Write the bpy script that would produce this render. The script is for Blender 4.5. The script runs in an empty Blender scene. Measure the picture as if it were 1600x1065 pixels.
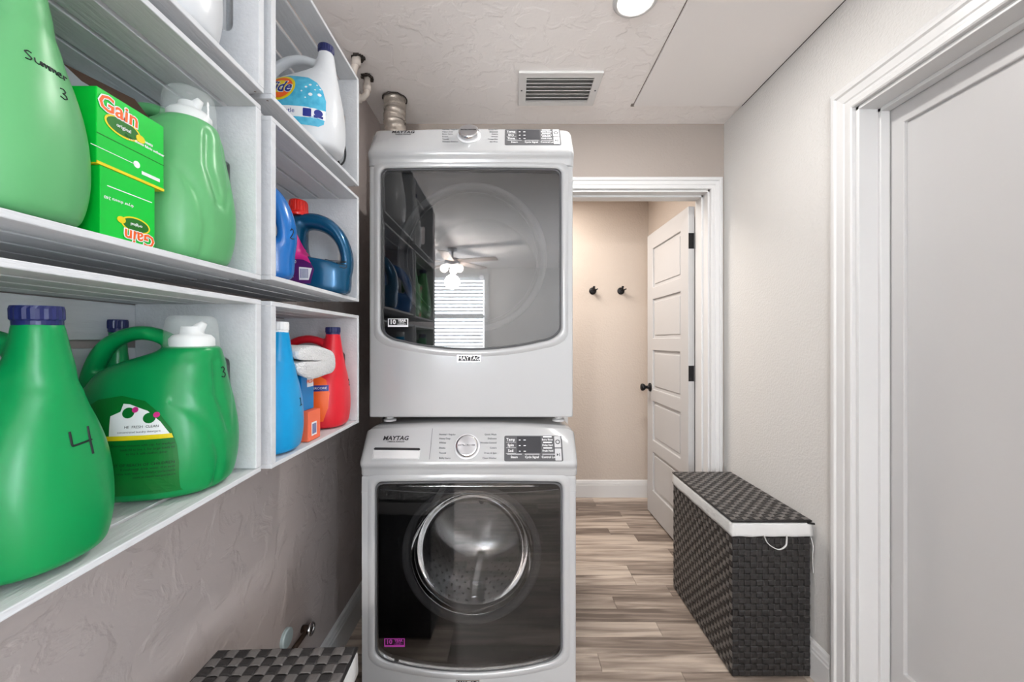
import bpy, bmesh, math, random
from mathutils import Vector, Matrix
from mathutils.bvhtree import BVHTree
random.seed(7)
R = math.radians
PI = math.pi
SC = bpy.context.scene
COL = SC.collection
F = 614.0; H = 1.26                      # focal length in pixels of the 1600 px frame, eye height

# ---------------------------------------------------------------- camera
cam = bpy.data.cameras.new('camera'); cam.sensor_width = 36; cam.lens = F/1600*36; cam.clip_start = .01
camo = bpy.data.objects.new('camera', cam); COL.objects.link(camo)
camo.location = (0, 0, H); camo.rotation_euler = (R(90), 0, 0)
SC.camera = camo
# ---------------------------------------------------------------- world and exposure
SC.view_settings.view_transform = 'Standard'; SC.view_settings.look = 'None'
SC.view_settings.gamma = 1; SC.view_settings.use_curve_mapping = False
SC.view_settings.exposure = 1.05
w = bpy.data.worlds.new('world'); SC.world = w; w.use_nodes = True
bg = w.node_tree.nodes['Background']; bg.inputs[0].default_value = (.80, .90, 1, 1); bg.inputs[1].default_value = 1.6

def lamp(name, loc, power, size, color=(1, 1, 1), rot=(0, 0, 0), kind='AREA', parent=None, spread=180):
    l = bpy.data.lights.new(name, kind); l.energy = power; l.color = color
    if kind == 'AREA': l.shape = 'DISK'; l.size = size; l.spread = R(spread)
    else: l.shadow_soft_size = size
    o = bpy.data.objects.new(name, l); COL.objects.link(o); o.location = loc; o.rotation_euler = rot
    if parent: o.parent = parent; o.location = Vector(loc)-parent.location
    return o
CAN = (.42, 1.335, H+1.162)
lamp('downlight_beam', (CAN[0], CAN[1], CAN[2]-.016), 5.4, .13, (1, .97, .94))
lamp('hall_light_beam', (.1, 2.62, 2.38), 12.5, .5, (1, .93, .86))
def window_lamp(name, loc, power, sx, sy, rot):
    o = lamp(name, loc, power, sx, (.80, .90, 1), rot); o.data.shape = 'RECTANGLE'; o.data.size = sx; o.data.size_y = sy
window_lamp('window_daylight', (-.86, -3.70, 1.65), 60, .85, 1.2, (R(90), 0, 0))
window_lamp('left_added_fill', (-2.66, -2.3, 1.35), 85, 1.6, 2.0, (R(90), 0, R(-90)))  # fill lamp added behind an unseen side window
window_lamp('right_added_fill', (2.46, -2.3, 1.35), 85, 1.6, 2.0, (R(90), 0, R(90)))  # matching added fill from the opposite unseen side

# ---------------------------------------------------------------- materials
MATS = {}
def mat(name, col, rough=.5, metal=0, bump=0, bscale=100, bdetail=3, coat=0, noise=0, nscale=8, col2=None, trans=0, ior=1.45,
        emit=None, estr=0, stretch=(1, 1, 1), alpha=1, aniso=0, spec=.5, sss=0):
    m = bpy.data.materials.new(name); m.use_nodes = True; nt = m.node_tree; N = nt.nodes; L = nt.links
    b = N['Principled BSDF']
    b.inputs['Base Color'].default_value = (*col, 1); b.inputs['Roughness'].default_value = rough
    b.inputs['Metallic'].default_value = metal; b.inputs['Coat Weight'].default_value = coat
    b.inputs['Coat Roughness'].default_value = .05
    b.inputs['Transmission Weight'].default_value = trans; b.inputs['IOR'].default_value = ior
    b.inputs['Alpha'].default_value = alpha; b.inputs['Anisotropic'].default_value = aniso
    b.inputs['Specular IOR Level'].default_value = spec
    if sss: b.inputs['Subsurface Weight'].default_value = sss; b.inputs['Subsurface Radius'].default_value = (.02, .02, .02); b.inputs['Subsurface Scale'].default_value = .5
    if emit: b.inputs['Emission Color'].default_value = (*emit, 1); b.inputs['Emission Strength'].default_value = estr
    if bump or noise:
        tc = N.new('ShaderNodeTexCoord'); mp = N.new('ShaderNodeMapping'); mp.inputs['Scale'].default_value = stretch
        L.new(tc.outputs['Object'], mp.inputs['Vector'])
    if noise:
        n = N.new('ShaderNodeTexNoise'); n.inputs['Scale'].default_value = nscale; n.inputs['Detail'].default_value = 5
        L.new(mp.outputs[0], n.inputs['Vector'])
        cr = N.new('ShaderNodeValToRGB'); cr.color_ramp.elements[0].position = .35; cr.color_ramp.elements[1].position = .65
        c2 = col2 or tuple(c*(1-noise) for c in col)
        cr.color_ramp.elements[0].color = (*c2, 1); cr.color_ramp.elements[1].color = (*col, 1)
        L.new(n.outputs['Fac'], cr.inputs[0]); L.new(cr.outputs[0], b.inputs['Base Color'])
    if bump:
        n = N.new('ShaderNodeTexNoise'); n.inputs['Scale'].default_value = bscale; n.inputs['Detail'].default_value = bdetail
        L.new(mp.outputs[0], n.inputs['Vector'])
        bp = N.new('ShaderNodeBump'); bp.inputs['Strength'].default_value = bump; bp.inputs['Distance'].default_value = .004
        L.new(n.outputs['Fac'], bp.inputs['Height']); L.new(bp.outputs[0], b.inputs['Normal'])
    MATS[name] = m
    return m
def knockdown(name, col, scale=14, strength=.6, fine=90):
    """flat trowelled patches with ragged ridges, for textured ceilings and walls"""
    m = mat(name, col, .75); nt = m.node_tree; N = nt.nodes; L = nt.links; b = N['Principled BSDF']
    tc = N.new('ShaderNodeTexCoord')
    n = N.new('ShaderNodeTexNoise'); n.inputs['Scale'].default_value = scale; n.inputs['Detail'].default_value = 6; n.inputs['Distortion'].default_value = .5
    cr = N.new('ShaderNodeValToRGB'); cr.color_ramp.elements[0].position = .47; cr.color_ramp.elements[1].position = .56
    n2 = N.new('ShaderNodeTexNoise'); n2.inputs['Scale'].default_value = fine; n2.inputs['Detail'].default_value = 3
    ad = N.new('ShaderNodeMath'); ad.operation = 'MULTIPLY_ADD'; ad.inputs[1].default_value = .25
    L.new(tc.outputs['Object'], n.inputs['Vector']); L.new(tc.outputs['Object'], n2.inputs['Vector'])
    L.new(n.outputs['Fac'], cr.inputs[0]); L.new(n2.outputs['Fac'], ad.inputs[0]); L.new(cr.outputs[0], ad.inputs[2])
    bp = N.new('ShaderNodeBump'); bp.inputs['Strength'].default_value = strength; bp.inputs['Distance'].default_value = .003
    L.new(ad.outputs[0], bp.inputs['Height']); L.new(bp.outputs[0], b.inputs['Normal'])
    return m
M_CEIL = knockdown('ceiling_plaster', (.92, .88, .86), 13, .45)
M_PATCH = mat('ceiling_board', (.88, .85, .835), .7, bump=.1, bscale=40)
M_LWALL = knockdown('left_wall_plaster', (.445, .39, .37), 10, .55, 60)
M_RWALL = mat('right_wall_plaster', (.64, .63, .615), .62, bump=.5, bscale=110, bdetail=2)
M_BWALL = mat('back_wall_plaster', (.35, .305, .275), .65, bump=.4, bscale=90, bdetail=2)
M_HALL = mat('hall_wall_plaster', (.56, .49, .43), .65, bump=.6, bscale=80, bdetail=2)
M_ROOM = mat('room_paint', (.72, .70, .68), .7)
M_TRIM = mat('trim_paint', (.66, .66, .66), .32)
M_DOOR = mat('door_paint', (.52, .515, .515), .38, bump=.04, bscale=60)
M_CRATE = mat('white_washed_wood', (.66, .675, .695), .6, noise=.05, nscale=12, bump=.25, bscale=30, stretch=(6, 1, 6))
M_ENAMEL = mat('white_enamel', (.435, .44, .445), .16, coat=.4)
M_PLAST = mat('white_plastic', (.70, .70, .71), .28)
M_GREYPL = mat('grey_panel', (.10, .10, .105), .6, spec=.2)
M_SCREEN = mat('dark_screen', (.045, .045, .05), .6, spec=.2)
M_KEY = mat('silver_key', (.50, .50, .51), .35)
M_CHROME = mat('chrome', (.75, .75, .76), .12, 1)
M_BRUSH = mat('brushed_metal', (.50, .50, .52), .35, 1, aniso=.5)
M_SEAM = mat('seam_grey', (.42, .42, .42), .5)
M_BLACK = mat('black_plastic', (.012, .012, .013), .35)
M_BLKMETAL = mat('black_metal', (.018, .018, .02), .38, .6)
M_INK = mat('black_ink', (.01, .01, .012), .5)
M_GINK = mat('grey_ink', (.10, .10, .11), .5)
M_WINK = mat('white_ink', (.85, .85, .86), .5)
M_STEEL = mat('drum_steel', (.62, .62, .63), .24, 1)
M_RING = mat('ring_plastic', (.30, .30, .305), .25)
M_GASKET = mat('grey_gasket', (.10, .10, .105), .5)
M_MAGENTA = mat('magenta_ink', (.45, .05, .38), .4)
M_GREEN = mat('green_plastic', (.0, .27, .07), .33, sss=.08)
M_LGREEN = mat('light_green_plastic', (.12, .41, .16), .33, sss=.08)
M_WHITEPL = mat('bottle_white', (.66, .68, .70), .28)
M_BLUE = mat('blue_plastic', (.004, .085, .19), .25, .35, coat=.3)
M_BLUE2 = mat('bright_blue_plastic', (.008, .14, .46), .25, coat=.2)
M_CYAN = mat('cyan_plastic', (.0, .30, .64), .32)
M_RED = mat('red_plastic', (.70, .015, .03), .3)
M_REDCAP = mat('red_cap', (.80, .02, .012), .3, sss=.05)
M_NAVY = mat('navy_cap', (.012, .018, .10), .35)
M_WCAP = mat('white_cap', (.85, .85, .85), .35)
M_MARK = mat('marker_ink', (.005, .01, .01), .5)
M_BOXG = mat('green_card', (.0, .56, .045), .35)
M_BOXG2 = mat('dark_green_card', (.012, .16, .012), .4)
M_YEL = mat('yellow_card', (.80, .62, .01), .4)
M_ORANGE = mat('orange_ink', (.90, .13, .015), .4)
M_ORBOX = mat('orange_card', (.88, .16, .07), .45)
M_BLBOX = mat('blue_card', (.0, .20, .52), .4)
M_BROWN = mat('brown_card', (.10, .055, .035), .8)
M_DKLBL = mat('green_label', (.0, .155, .02), .4)
M_AQUA = mat('aqua_ink', (.10, .52, .72), .35, noise=.3, nscale=60, col2=(.05, .38, .60))
M_NAVYINK = mat('navy_ink', (.015, .03, .25), .4)
M_PURPLE = mat('purple_ink', (.10, .01, .14), .4)
M_PINK = mat('pink_ink', (.62, .02, .22), .4)
M_TOWEL = mat('towel_cotton', (.68, .68, .68), .95, bump=1, bscale=260, bdetail=2)
M_STRAP_LID_SHEEN = mat('woven_strap_lid_sheen', (.11, .102, .098), .36, bump=.35, bscale=60, stretch=(1, 1, 14))  # lid weft, lightened to paint in its grazing sheen
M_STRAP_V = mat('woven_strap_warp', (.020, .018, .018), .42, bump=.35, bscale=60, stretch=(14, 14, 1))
M_STRAP_SIDE_SHEEN = mat('woven_strap_side_sheen', (.125, .115, .108), .36, bump=.35, bscale=60, stretch=(1, 1, 14))  # long-side weft: glossy sheen put into the colour, ends stay dark
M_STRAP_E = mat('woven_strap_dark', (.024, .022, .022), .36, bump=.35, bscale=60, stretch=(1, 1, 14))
M_CORE = mat('hamper_core', (.02, .018, .018), .7)
M_CLOTH = mat('liner_cloth', (.64, .64, .635), .9, bump=.4, bscale=30)
M_FOIL = mat('duct_foil', (.58, .52, .46), .42, .6, bump=.9, bscale=38, noise=.4, nscale=16)
M_PIPE = mat('painted_pipe', (.66, .59, .53), .6, bump=.3, bscale=60)
M_HOLE = mat('ragged_hole', (.05, .04, .035), .9)
M_VENT = mat('vent_paint', (.74, .73, .72), .4)
M_CABLE = mat('black_cable', (.012, .012, .014), .4)
M_LAMP = mat('lamp_diffuser', (1, 1, 1), .5, emit=(1, .95, .88), estr=9)
M_BLIND = mat('blind_slat', (.80, .80, .79), .5)
M_RUBBER = mat('foot_rubber', (.55, .55, .55), .5)
M_RFLOOR = mat('rear_floor_laminate', (.33, .28, .245), .4, noise=.35, nscale=6, stretch=(1, 10, 1))
M_FAN = mat('fan_blade_wood', (.35, .28, .24), .5)
M_TEALW = mat('pale_metal_cap', (.55, .68, .70), .3, .3)

def glass_mix(name, tint, trans, ior):
    m = bpy.data.materials.new(name); m.use_nodes = True; nt = m.node_tree; N = nt.nodes; L = nt.links
    N.remove(N['Principled BSDF'])
    t = N.new('ShaderNodeBsdfTransparent'); t.inputs[0].default_value = (trans*tint[0], trans*tint[1], trans*tint[2], 1)
    g = N.new('ShaderNodeBsdfGlossy'); g.inputs['Roughness'].default_value = .015; g.inputs[0].default_value = (1, 1, 1, 1)
    fr = N.new('ShaderNodeFresnel'); fr.inputs[0].default_value = ior
    mx = N.new('ShaderNodeMixShader'); L.new(fr.outputs[0], mx.inputs[0]); L.new(t.outputs[0], mx.inputs[1]); L.new(g.outputs[0], mx.inputs[2])
    L.new(mx.outputs[0], N['Material Output'].inputs[0]); return m
M_GLASS = glass_mix('smoked_dryer_glass', (1, 1, 1), .55, 1.75); M_GLASSW = glass_mix('smoked_washer_glass', (1, 1, 1), .66, 1.5)
M_CLEARCAP = mat('clear_plastic', (.80, .86, .85), .15, alpha=.22)
M_PANE = glass_mix('window_glass', (1, 1, 1), .97, 1.5)

def floor_mat():
    m = mat('plank_laminate', (.4, .34, .3), .42); nt = m.node_tree; N = nt.nodes; L = nt.links; b = N['Principled BSDF']
    tc = N.new('ShaderNodeTexCoord'); oi = N.new('ShaderNodeObjectInfo')
    mul = N.new('ShaderNodeMath'); mul.operation = 'MULTIPLY'; mul.inputs[1].default_value = 40
    L.new(oi.outputs['Random'], mul.inputs[0])
    cmb = N.new('ShaderNodeCombineXYZ'); L.new(mul.outputs[0], cmb.inputs[0]); L.new(mul.outputs[0], cmb.inputs[1])
    add = N.new('ShaderNodeVectorMath'); L.new(tc.outputs['Object'], add.inputs[0]); L.new(cmb.outputs[0], add.inputs[1])
    mp = N.new('ShaderNodeMapping'); mp.inputs['Scale'].default_value = (1.6, 22, 1); L.new(add.outputs[0], mp.inputs['Vector'])
    n = N.new('ShaderNodeTexNoise'); n.inputs['Scale'].default_value = 1.6; n.inputs['Detail'].default_value = 7; n.inputs['Distortion'].default_value = .6
    L.new(mp.outputs[0], n.inputs['Vector'])
    cr = N.new('ShaderNodeValToRGB'); e = cr.color_ramp.elements
    e[0].position = .30; e[0].color = (.155, .12, .098, 1); e[1].position = .72; e[1].color = (.56, .475, .40, 1)
    k = cr.color_ramp.elements.new(.5); k.color = (.33, .268, .224, 1)
    sh = N.new('ShaderNodeMath'); sh.operation = 'MULTIPLY_ADD'; sh.inputs[1].default_value = .40; sh.inputs[2].default_value = -.19
    L.new(oi.outputs['Random'], sh.inputs[0])
    ad = N.new('ShaderNodeMath'); ad.operation = 'ADD'; L.new(n.outputs['Fac'], ad.inputs[0]); L.new(sh.outputs[0], ad.inputs[1])
    L.new(ad.outputs[0], cr.inputs[0]); L.new(cr.outputs[0], b.inputs['Base Color'])
    bp = N.new('ShaderNodeBump'); bp.inputs['Strength'].default_value = .2; bp.inputs['Distance'].default_value = .001
    L.new(n.outputs['Fac'], bp.inputs['Height']); L.new(bp.outputs[0], b.inputs['Normal'])
    return m
M_FLOOR = floor_mat()

# ---------------------------------------------------------------- object helpers
MW = {}
def world_of(o):
    return MW[o.name] if o is not None else Matrix()
def tag(o, label, cat, group=None):
    o['label'] = label; o['category'] = cat
    if group: o['group'] = group
    return o
def empty(name, loc=(0, 0, 0), rz=0, parent=None, label=None, cat=None, group=None):
    o = bpy.data.objects.new(name, None); COL.objects.link(o); o.empty_display_size = .05
    m = Matrix.Translation(Vector(loc)) @ Matrix.Rotation(rz, 4, 'Z')
    MW[o.name] = m
    if parent: o.parent = parent; o.matrix_local = world_of(parent).inverted() @ m
    else: o.location = loc; o.rotation_euler = (0, 0, rz)
    if label: tag(o, label, cat, group)
    return o
def obj(name, bm, m, parent=None, local=False, smooth=False, bev=0, seg=2, mats=None):
    """bm is in world space unless local=True (then in the parent's space); its object sits at the parent's origin"""
    me = bpy.data.meshes.new(name)
    if isinstance(bm, bmesh.types.BMesh):
        bm.normal_update(); bm.to_mesh(me); bm.free()
    else: me = bm
    W = world_of(parent)
    if not local and parent is not None: me.transform(W.inverted())
    for mm in (mats or [m]): me.materials.append(mm)
    if smooth:
        for p in me.polygons: p.use_smooth = True
    o = bpy.data.objects.new(name, me); COL.objects.link(o)
    MW[o.name] = W.copy()
    if parent: o.parent = parent
    if bev:
        b = o.modifiers.new('bevel', 'BEVEL'); b.width = bev; b.segments = seg; b.limit_method = 'ANGLE'; b.angle_limit = R(35)
    return o
def struct(name, bm, m, parent=None, **k):
    o = obj(name, bm, m, parent, **k)
    if parent is None: o['kind'] = 'structure'
    return o
def copy_tree(o, parent=None):
    c = o.copy(); COL.objects.link(c); c.parent = parent
    for ch in list(o.children): copy_tree(ch, c)
    return c
def newbm(): return bmesh.new()
def box(bm, x0, x1, y0, y1, z0, z1):
    r = bmesh.ops.create_cube(bm, size=1)
    for v in r['verts']:
        v.co = Vector(((x0+x1)/2+v.co.x*(x1-x0), (y0+y1)/2+v.co.y*(y1-y0), (z0+z1)/2+v.co.z*(z1-z0)))
    return r['verts']
def bx(*a):
    bm = newbm(); box(bm, *a); return bm
def frame(o, U, V):
    U = Vector(U).normalized(); V = Vector(V).normalized(); N = U.cross(V)
    m = Matrix((U, V, N)).transposed().to_4x4(); m.translation = Vector(o); return m
def plate(outer, holes, th, M, bm=None):
    """flat board with holes; outline in M's xy-plane, thickness th along M's z"""
    b = newbm(); es = []
    for loop in [outer]+list(holes):
        vs = [b.verts.new((p[0], p[1], 0)) for p in loop]
        for i in range(len(vs)): es.append(b.edges.new((vs[i], vs[(i+1) % len(vs)])))
    bmesh.ops.triangle_fill(b, use_beauty=True, use_dissolve=False, edges=es)
    r = bmesh.ops.extrude_face_region(b, geom=b.faces[:])
    for v in [g for g in r['geom'] if isinstance(g, bmesh.types.BMVert)]: v.co.z += th
    bmesh.ops.recalc_face_normals(b, faces=b.faces[:])
    bmesh.ops.dissolve_limit(b, angle_limit=.001, verts=b.verts[:], edges=b.edges[:])
    b.transform(M)
    if bm is not None:
        me = bpy.data.meshes.new('t'); b.to_mesh(me); b.free(); bm.from_mesh(me); bpy.data.meshes.remove(me); return bm
    return b
def rect(x0, x1, y0, y1): return [(x0, y0), (x1, y0), (x1, y1), (x0, y1)]
def rrect(x0, x1, y0, y1, r, n=5):
    p = []
    for cx, cy, a in ((x1-r, y1-r, 0), (x0+r, y1-r, 90), (x0+r, y0+r, 180), (x1-r, y0+r, 270)):
        for i in range(n+1):
            t = R(a+90*i/n); p.append((cx+r*math.cos(t), cy+r*math.sin(t)))
    return p
def circ(cx, cy, r, n=48, ry=None):
    ry = ry or r
    return [(cx+r*math.cos(2*PI*i/n), cy+ry*math.sin(2*PI*i/n)) for i in range(n)]
def tube(bm, pts, r, n=10, closed=False, ry=None, cap=True):
    pts = [Vector(p) for p in pts]; rs = r if isinstance(r, (list, tuple)) else [r]*len(pts)
    rings = []; up = None
    for i, p in enumerate(pts):
        a = pts[i-1] if (i > 0 or closed) else p
        b = pts[(i+1) % len(pts)] if (i < len(pts)-1 or closed) else p
        t = (b-a).normalized()
        if up is None:
            up = Vector((0, 0, 1)) if abs(t.z) < .9 else Vector((0, 1, 0))
        s = t.cross(up).normalized(); up = s.cross(t).normalized()
        k = (ry[i] if isinstance(ry, (list, tuple)) else ry) if ry else rs[i]
        rings.append([bm.verts.new(p+up*(math.cos(2*PI*j/n)*rs[i])+s*(math.sin(2*PI*j/n)*k)) for j in range(n)])
    m = len(rings)
    for i in range(m if closed else m-1):
        A = rings[i]; B = rings[(i+1) % m]
        for j in range(n): bm.faces.new((A[j], A[(j+1) % n], B[(j+1) % n], B[j]))
    if cap and not closed:
        bm.faces.new(rings[0][::-1]); bm.faces.new(rings[-1])
    return bm
def lathe(bm, prof, n=32, M=None, axis_cap=True):
    """profile (r, z) revolved about z"""
    M = M or Matrix(); rings = []
    for r, z in prof:
        rings.append([bm.verts.new(M @ Vector((r*math.cos(2*PI*j/n), r*math.sin(2*PI*j/n), z))) for j in range(n)])
    for A, B in zip(rings, rings[1:]):
        for j in range(n): bm.faces.new((A[j], A[(j+1) % n], B[(j+1) % n], B[j]))
    if axis_cap:
        bm.faces.new(rings[0][::-1]); bm.faces.new(rings[-1])
    return bm
def casing(bm, s0, s1, zt, prof, place):
    """mitred door casing; profile (w outward, h off the wall); place(s, z, h) -> world"""
    rows = []
    for wd, h in prof:
        rows.append([bm.verts.new(place(*p, h)) for p in ((s0-wd, 0), (s0-wd, zt+wd), (s1+wd, zt+wd), (s1+wd, 0))])
    for A, B in zip(rows, rows[1:]):
        for j in range(3): bm.faces.new((A[j], A[j+1], B[j+1], B[j]))
    bmesh.ops.recalc_face_normals(bm, faces=bm.faces[:]); return bm
def text_bm(body, size, M, extrude=.0002, align='CENTER', shear=0, bold=0, sx=1):
    c = bpy.data.curves.new('t', 'FONT'); c.body = body; c.size = size; c.align_x = align; c.align_y = 'CENTER'
    c.shear = shear; c.offset = bold; c.extrude = extrude; c.resolution_u = 2
    o = bpy.data.objects.new('t', c); me = bpy.data.meshes.new_from_object(o)
    b = newbm(); b.from_mesh(me); bpy.data.objects.remove(o); bpy.data.curves.remove(c); bpy.data.meshes.remove(me)
    b.transform(M @ Matrix.Diagonal((sx, 1, 1, 1))); return b
def join(*bms):
    a = bms[0]
    for b in bms[1:]:
        me = bpy.data.meshes.new('t'); b.to_mesh(me); b.free(); a.from_mesh(me); bpy.data.meshes.remove(me)
    return a
def px_plane(px, py, o, n):
    """point of the plane (o, n) seen at a pixel of the photograph; used only to measure where things stand"""
    d = Vector(((px-800)/F, 1, (532-py)/F)); o = Vector(o); n = Vector(n)
    c = Vector((0, 0, H)); t = (o-c).dot(n)/d.dot(n); return c+d*t
def hit(bvh, p, d, off):
    l, n, i, dist = bvh.ray_cast(p, d, 2.0)
    if l is None: return None
    if n.dot(d) > 0: n = -n
    return l+n*off
def patch(bvh, o, U, V, D, outline, off=.0007, rings=12):
    """printed label laid onto a curved body: outline (u, v) around its mean centre"""
    o, U, V, D = Vector(o), Vector(U), Vector(V), Vector(D); bm = newbm()
    cu = sum(p[0] for p in outline)/len(outline); cv = sum(p[1] for p in outline)/len(outline)
    def P(u, v):
        q = o+U*u+V*v; h = hit(bvh, q, D, off); return h
    c = P(cu, cv)
    if c is None: return bm
    cvt = bm.verts.new(c); prev = None; last = c
    for k in range(1, rings+1):
        ring = []
        for (u, v) in outline:
            t = k/rings; h = P(cu+(u-cu)*t, cv+(v-cv)*t)
            ring.append(bm.verts.new(h) if h is not None else None)
        n = len(ring)
        for j in range(n):
            a, b = ring[j], ring[(j+1) % n]
            if a is None or b is None: continue
            if prev is None: bm.faces.new((cvt, a, b))
            else:
                c1, d1 = prev[j], prev[(j+1) % n]
                if c1 is None or d1 is None: continue
                bm.faces.new((c1, a, b, d1))
        prev = ring
    bmesh.ops.delete(bm, geom=[v for v in bm.verts if not v.link_faces], context='VERTS')
    return bm
def text_on(bvh, body, size, o, U, V, D, off=.0012, **k):
    b = text_bm(body, size, Matrix(), extrude=0, **k)
    bmesh.ops.triangulate(b, faces=b.faces[:])
    o, U, V, D = Vector(o), Vector(U), Vector(V), Vector(D)
    bad = []
    for v in b.verts:
        h = hit(bvh, o+U*v.co.x+V*v.co.y, D, off)
        if h is None: bad.append(v)
        else: v.co = h
    if bad: bmesh.ops.delete(b, geom=bad, context='VERTS')
    return b
STROKES = {
 '4': [[(.0, 1), (.0, .5), (.02, .42), (.75, .48)], [(.70, 1.05), (.68, .5), (.72, -.1)]],
 '3': [[(.1, .95), (.4, 1.05), (.62, .85), (.5, .62), (.25, .52), (.6, .42), (.68, .15), (.4, -.05), (.0, .08)]],
 '2': [[(.05, .8), (.25, 1.02), (.55, .95), (.6, .7), (.3, .35), (0, .05), (.2, .0), (.7, .05)]],
 '1': [[(.2, .85), (.4, 1.0), (.4, .5), (.38, .0)], [(.1, .0), (.7, .02)]],
 'S': [[(.6, .9), (.35, 1.0), (.1, .8), (.3, .55), (.55, .3), (.4, .05), (.05, .05)]],
 'u': [[(.1, .55), (.12, .15), (.35, .05), (.55, .2), (.6, .55), (.62, .05)]],
 'm': [[(.0, .5), (.05, .0), (.12, .45), (.3, .45), (.32, .05), (.42, .45), (.58, .42), (.62, .0)]],
 'e': [[(.1, .28), (.5, .3), (.4, .52), (.15, .45), (.08, .15), (.3, .0), (.6, .1)]],
 'r': [[(.1, .5), (.12, .0)], [(.12, .3), (.3, .5), (.55, .48)]],
}
def strokes_on(bvh, s, size, o, U, V, D, r=.0011, pitch=.72):
    bm = newbm(); o, U, V, D = Vector(o), Vector(U), Vector(V), Vector(D); x = 0
    for ch in s:
        for st in STROKES[ch]:
            q = []
            for i in range(len(st)-1):
                for k in range(6):
                    t = k/6; q.append((st[i][0]*(1-t)+st[i+1][0]*t, st[i][1]*(1-t)+st[i+1][1]*t))
            q.append(st[-1])
            q = [q[0]]+[((q[i-1][0]+2*q[i][0]+q[i+1][0])/4, (q[i-1][1]+2*q[i][1]+q[i+1][1])/4) for i in range(1, len(q)-1)]+[q[-1]]
            pts = [hit(bvh, o+U*((a+x)*size)+V*(b*size), D, .0003) for a, b in q]
            pts = [p for p in pts if p is not None]
            if len(pts) > 2: tube(bm, pts, r, 6)
        x += pitch
    return bm
def bvh_of(o):
    bm = newbm(); bm.from_mesh(o.data); t = BVHTree.FromBMesh(bm); bm.free(); return t

# ================================================================ SETTING
XL, XR, YB, ZC = -.705, 1.135, 2.105, H+1.162
YF = 3.18; Y0 = -.95; YR = -3.6
# floor
fl = struct('floor', bx(-2.7, 2.5, YR-.1, YF+.1, -.06, -.0045), M_RFLOOR)
MW[fl.name] = Matrix()
PW = .0885
rows = int((YF-Y0)/PW)+1
plank_meshes = {}
def plank_mesh(L):
    if L not in plank_meshes:
        bm = bx(0, L-.0012, 0, PW-.0012, -.0045, 0)
        bmesh.ops.bevel(bm, geom=[e for e in bm.edges if all(v.co.z > -.001 for v in e.verts)], offset=.0007, segments=1, affect='EDGES')
        me = bpy.data.meshes.new('plank'); bm.to_mesh(me); bm.free(); me.materials.append(M_FLOOR); plank_meshes[L] = me
    return plank_meshes[L]
rnd = random.Random(11)
for i in range(rows):
    y = YF-(i+1)*PW; x = XL-rnd.choice((0, .15, .3, .45))
    while x < XR+.05:
        L = rnd.choice((.45, .6, .75, .9))
        o = bpy.data.objects.new('plank', plank_mesh(L)); COL.objects.link(o); o.parent = fl; o.location = (x, y, 0); x += L
# ceiling
ce = struct('ceiling', plate(rect(-2.7, 2.5, YR-.1, YF+.1), [], .1, frame((0, 0, ZC), (1, 0, 0), (0, 1, 0))), M_CEIL)
MW[ce.name] = Matrix()
pp = [px_plane(a, b, (0, 0, ZC), (0, 0, 1)) for a, b in ((990, 163.5), (1160, 165))]
xs, ys = pp[0].x, pp[0].y
obj('ceiling_panel', bx(xs, XR-.006, -.5, ys, ZC-.007, ZC+.01), M_PATCH, ce, bev=.002)
bm = newbm(); box(bm, xs-.004, xs-.0015, .2, ys+.004, ZC-.0015, ZC+.003); box(bm, xs, XR, ys+.001, ys+.004, ZC-.0015, ZC+.003)
for k in range(9):
    a = random.random(); box(bm, xs-.014+.01*a, xs+.006, ys-.002+.003*a-.004*k*.3, ys+.008-.004*k*.3, ZC-.0028-.001*a, ZC+.003)
o = obj('panel_crack', bm, mat('crack_grey', (.22, .19, .17), .9), ce); o['kind'] = 'stuff'
obj('wall_crack', bx(XR-.006, XR, .2, ys, ZC-.004, ZC+.003), M_HOLE, ce)
# left, right, back walls
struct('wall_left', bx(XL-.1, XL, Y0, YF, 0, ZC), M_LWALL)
DY0, DY1, DZ = .51, 1.2975, 2.03       # closet door opening in the right wall
struct('wall_right', plate([(Y0, 0), (DY0, 0), (DY0, DZ), (DY1, DZ), (DY1, 0), (YB, 0), (YB, ZC), (Y0, ZC)], [], .14,
       frame((XR, 0, 0), (0, 1, 0), (0, 0, 1))), M_RWALL)
BX0, BX1, BZ, BY2 = .285, 1.06, 2.07, YB+.143     # doorway in the back wall
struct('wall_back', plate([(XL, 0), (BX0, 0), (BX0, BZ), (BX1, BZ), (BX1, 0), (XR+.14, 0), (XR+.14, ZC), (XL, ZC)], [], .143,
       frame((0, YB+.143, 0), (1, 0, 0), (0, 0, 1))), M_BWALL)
struct('wall_hall_end', bx(XL, 1.30, YF, YF+.1, 0, ZC), M_HALL)
struct('wall_hall_right', bx(1.103, 1.2, BY2, YF, 0, ZC), M_HALL)
# the larger room behind the camera
for nm_, x_ in (('wall_rear_left', -2.7), ('wall_rear_right', 2.4)):
    struct(nm_, plate(rect(YR, Y0, 0, ZC), [rect(-3.12, -1.48, .33, 2.37)], .1, frame((x_, 0, 0), (0, 1, 0), (0, 0, 1))), M_ROOM)
    g_ = empty('added_window_2' if x_ < 0 else 'added_window_3', (x_+.05, -2.3, .33)); g_['kind'] = 'structure'  # unseen side windows, added to let fill light into the laundry
    obj('window_frame', plate(rect(-3.16, -1.44, .29, 2.41), [rect(-3.06, -2.33, .39, 2.31), rect(-2.27, -1.54, .39, 2.31)], .05, frame((x_+.04, 0, 0), (0, 1, 0), (0, 0, 1))), M_TRIM, g_)
    obj('window_pane', bx(x_+.06, x_+.065, -3.1, -1.5, .35, 2.35), M_PANE, g_)
struct('wall_rear_side', bx(-2.7, XL-.1, Y0-.1, Y0, 0, ZC), M_ROOM)
struct('wall_rear_corner', bx(XR+.14, 2.5, Y0-.1, Y0, 0, ZC), M_ROOM)
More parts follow.
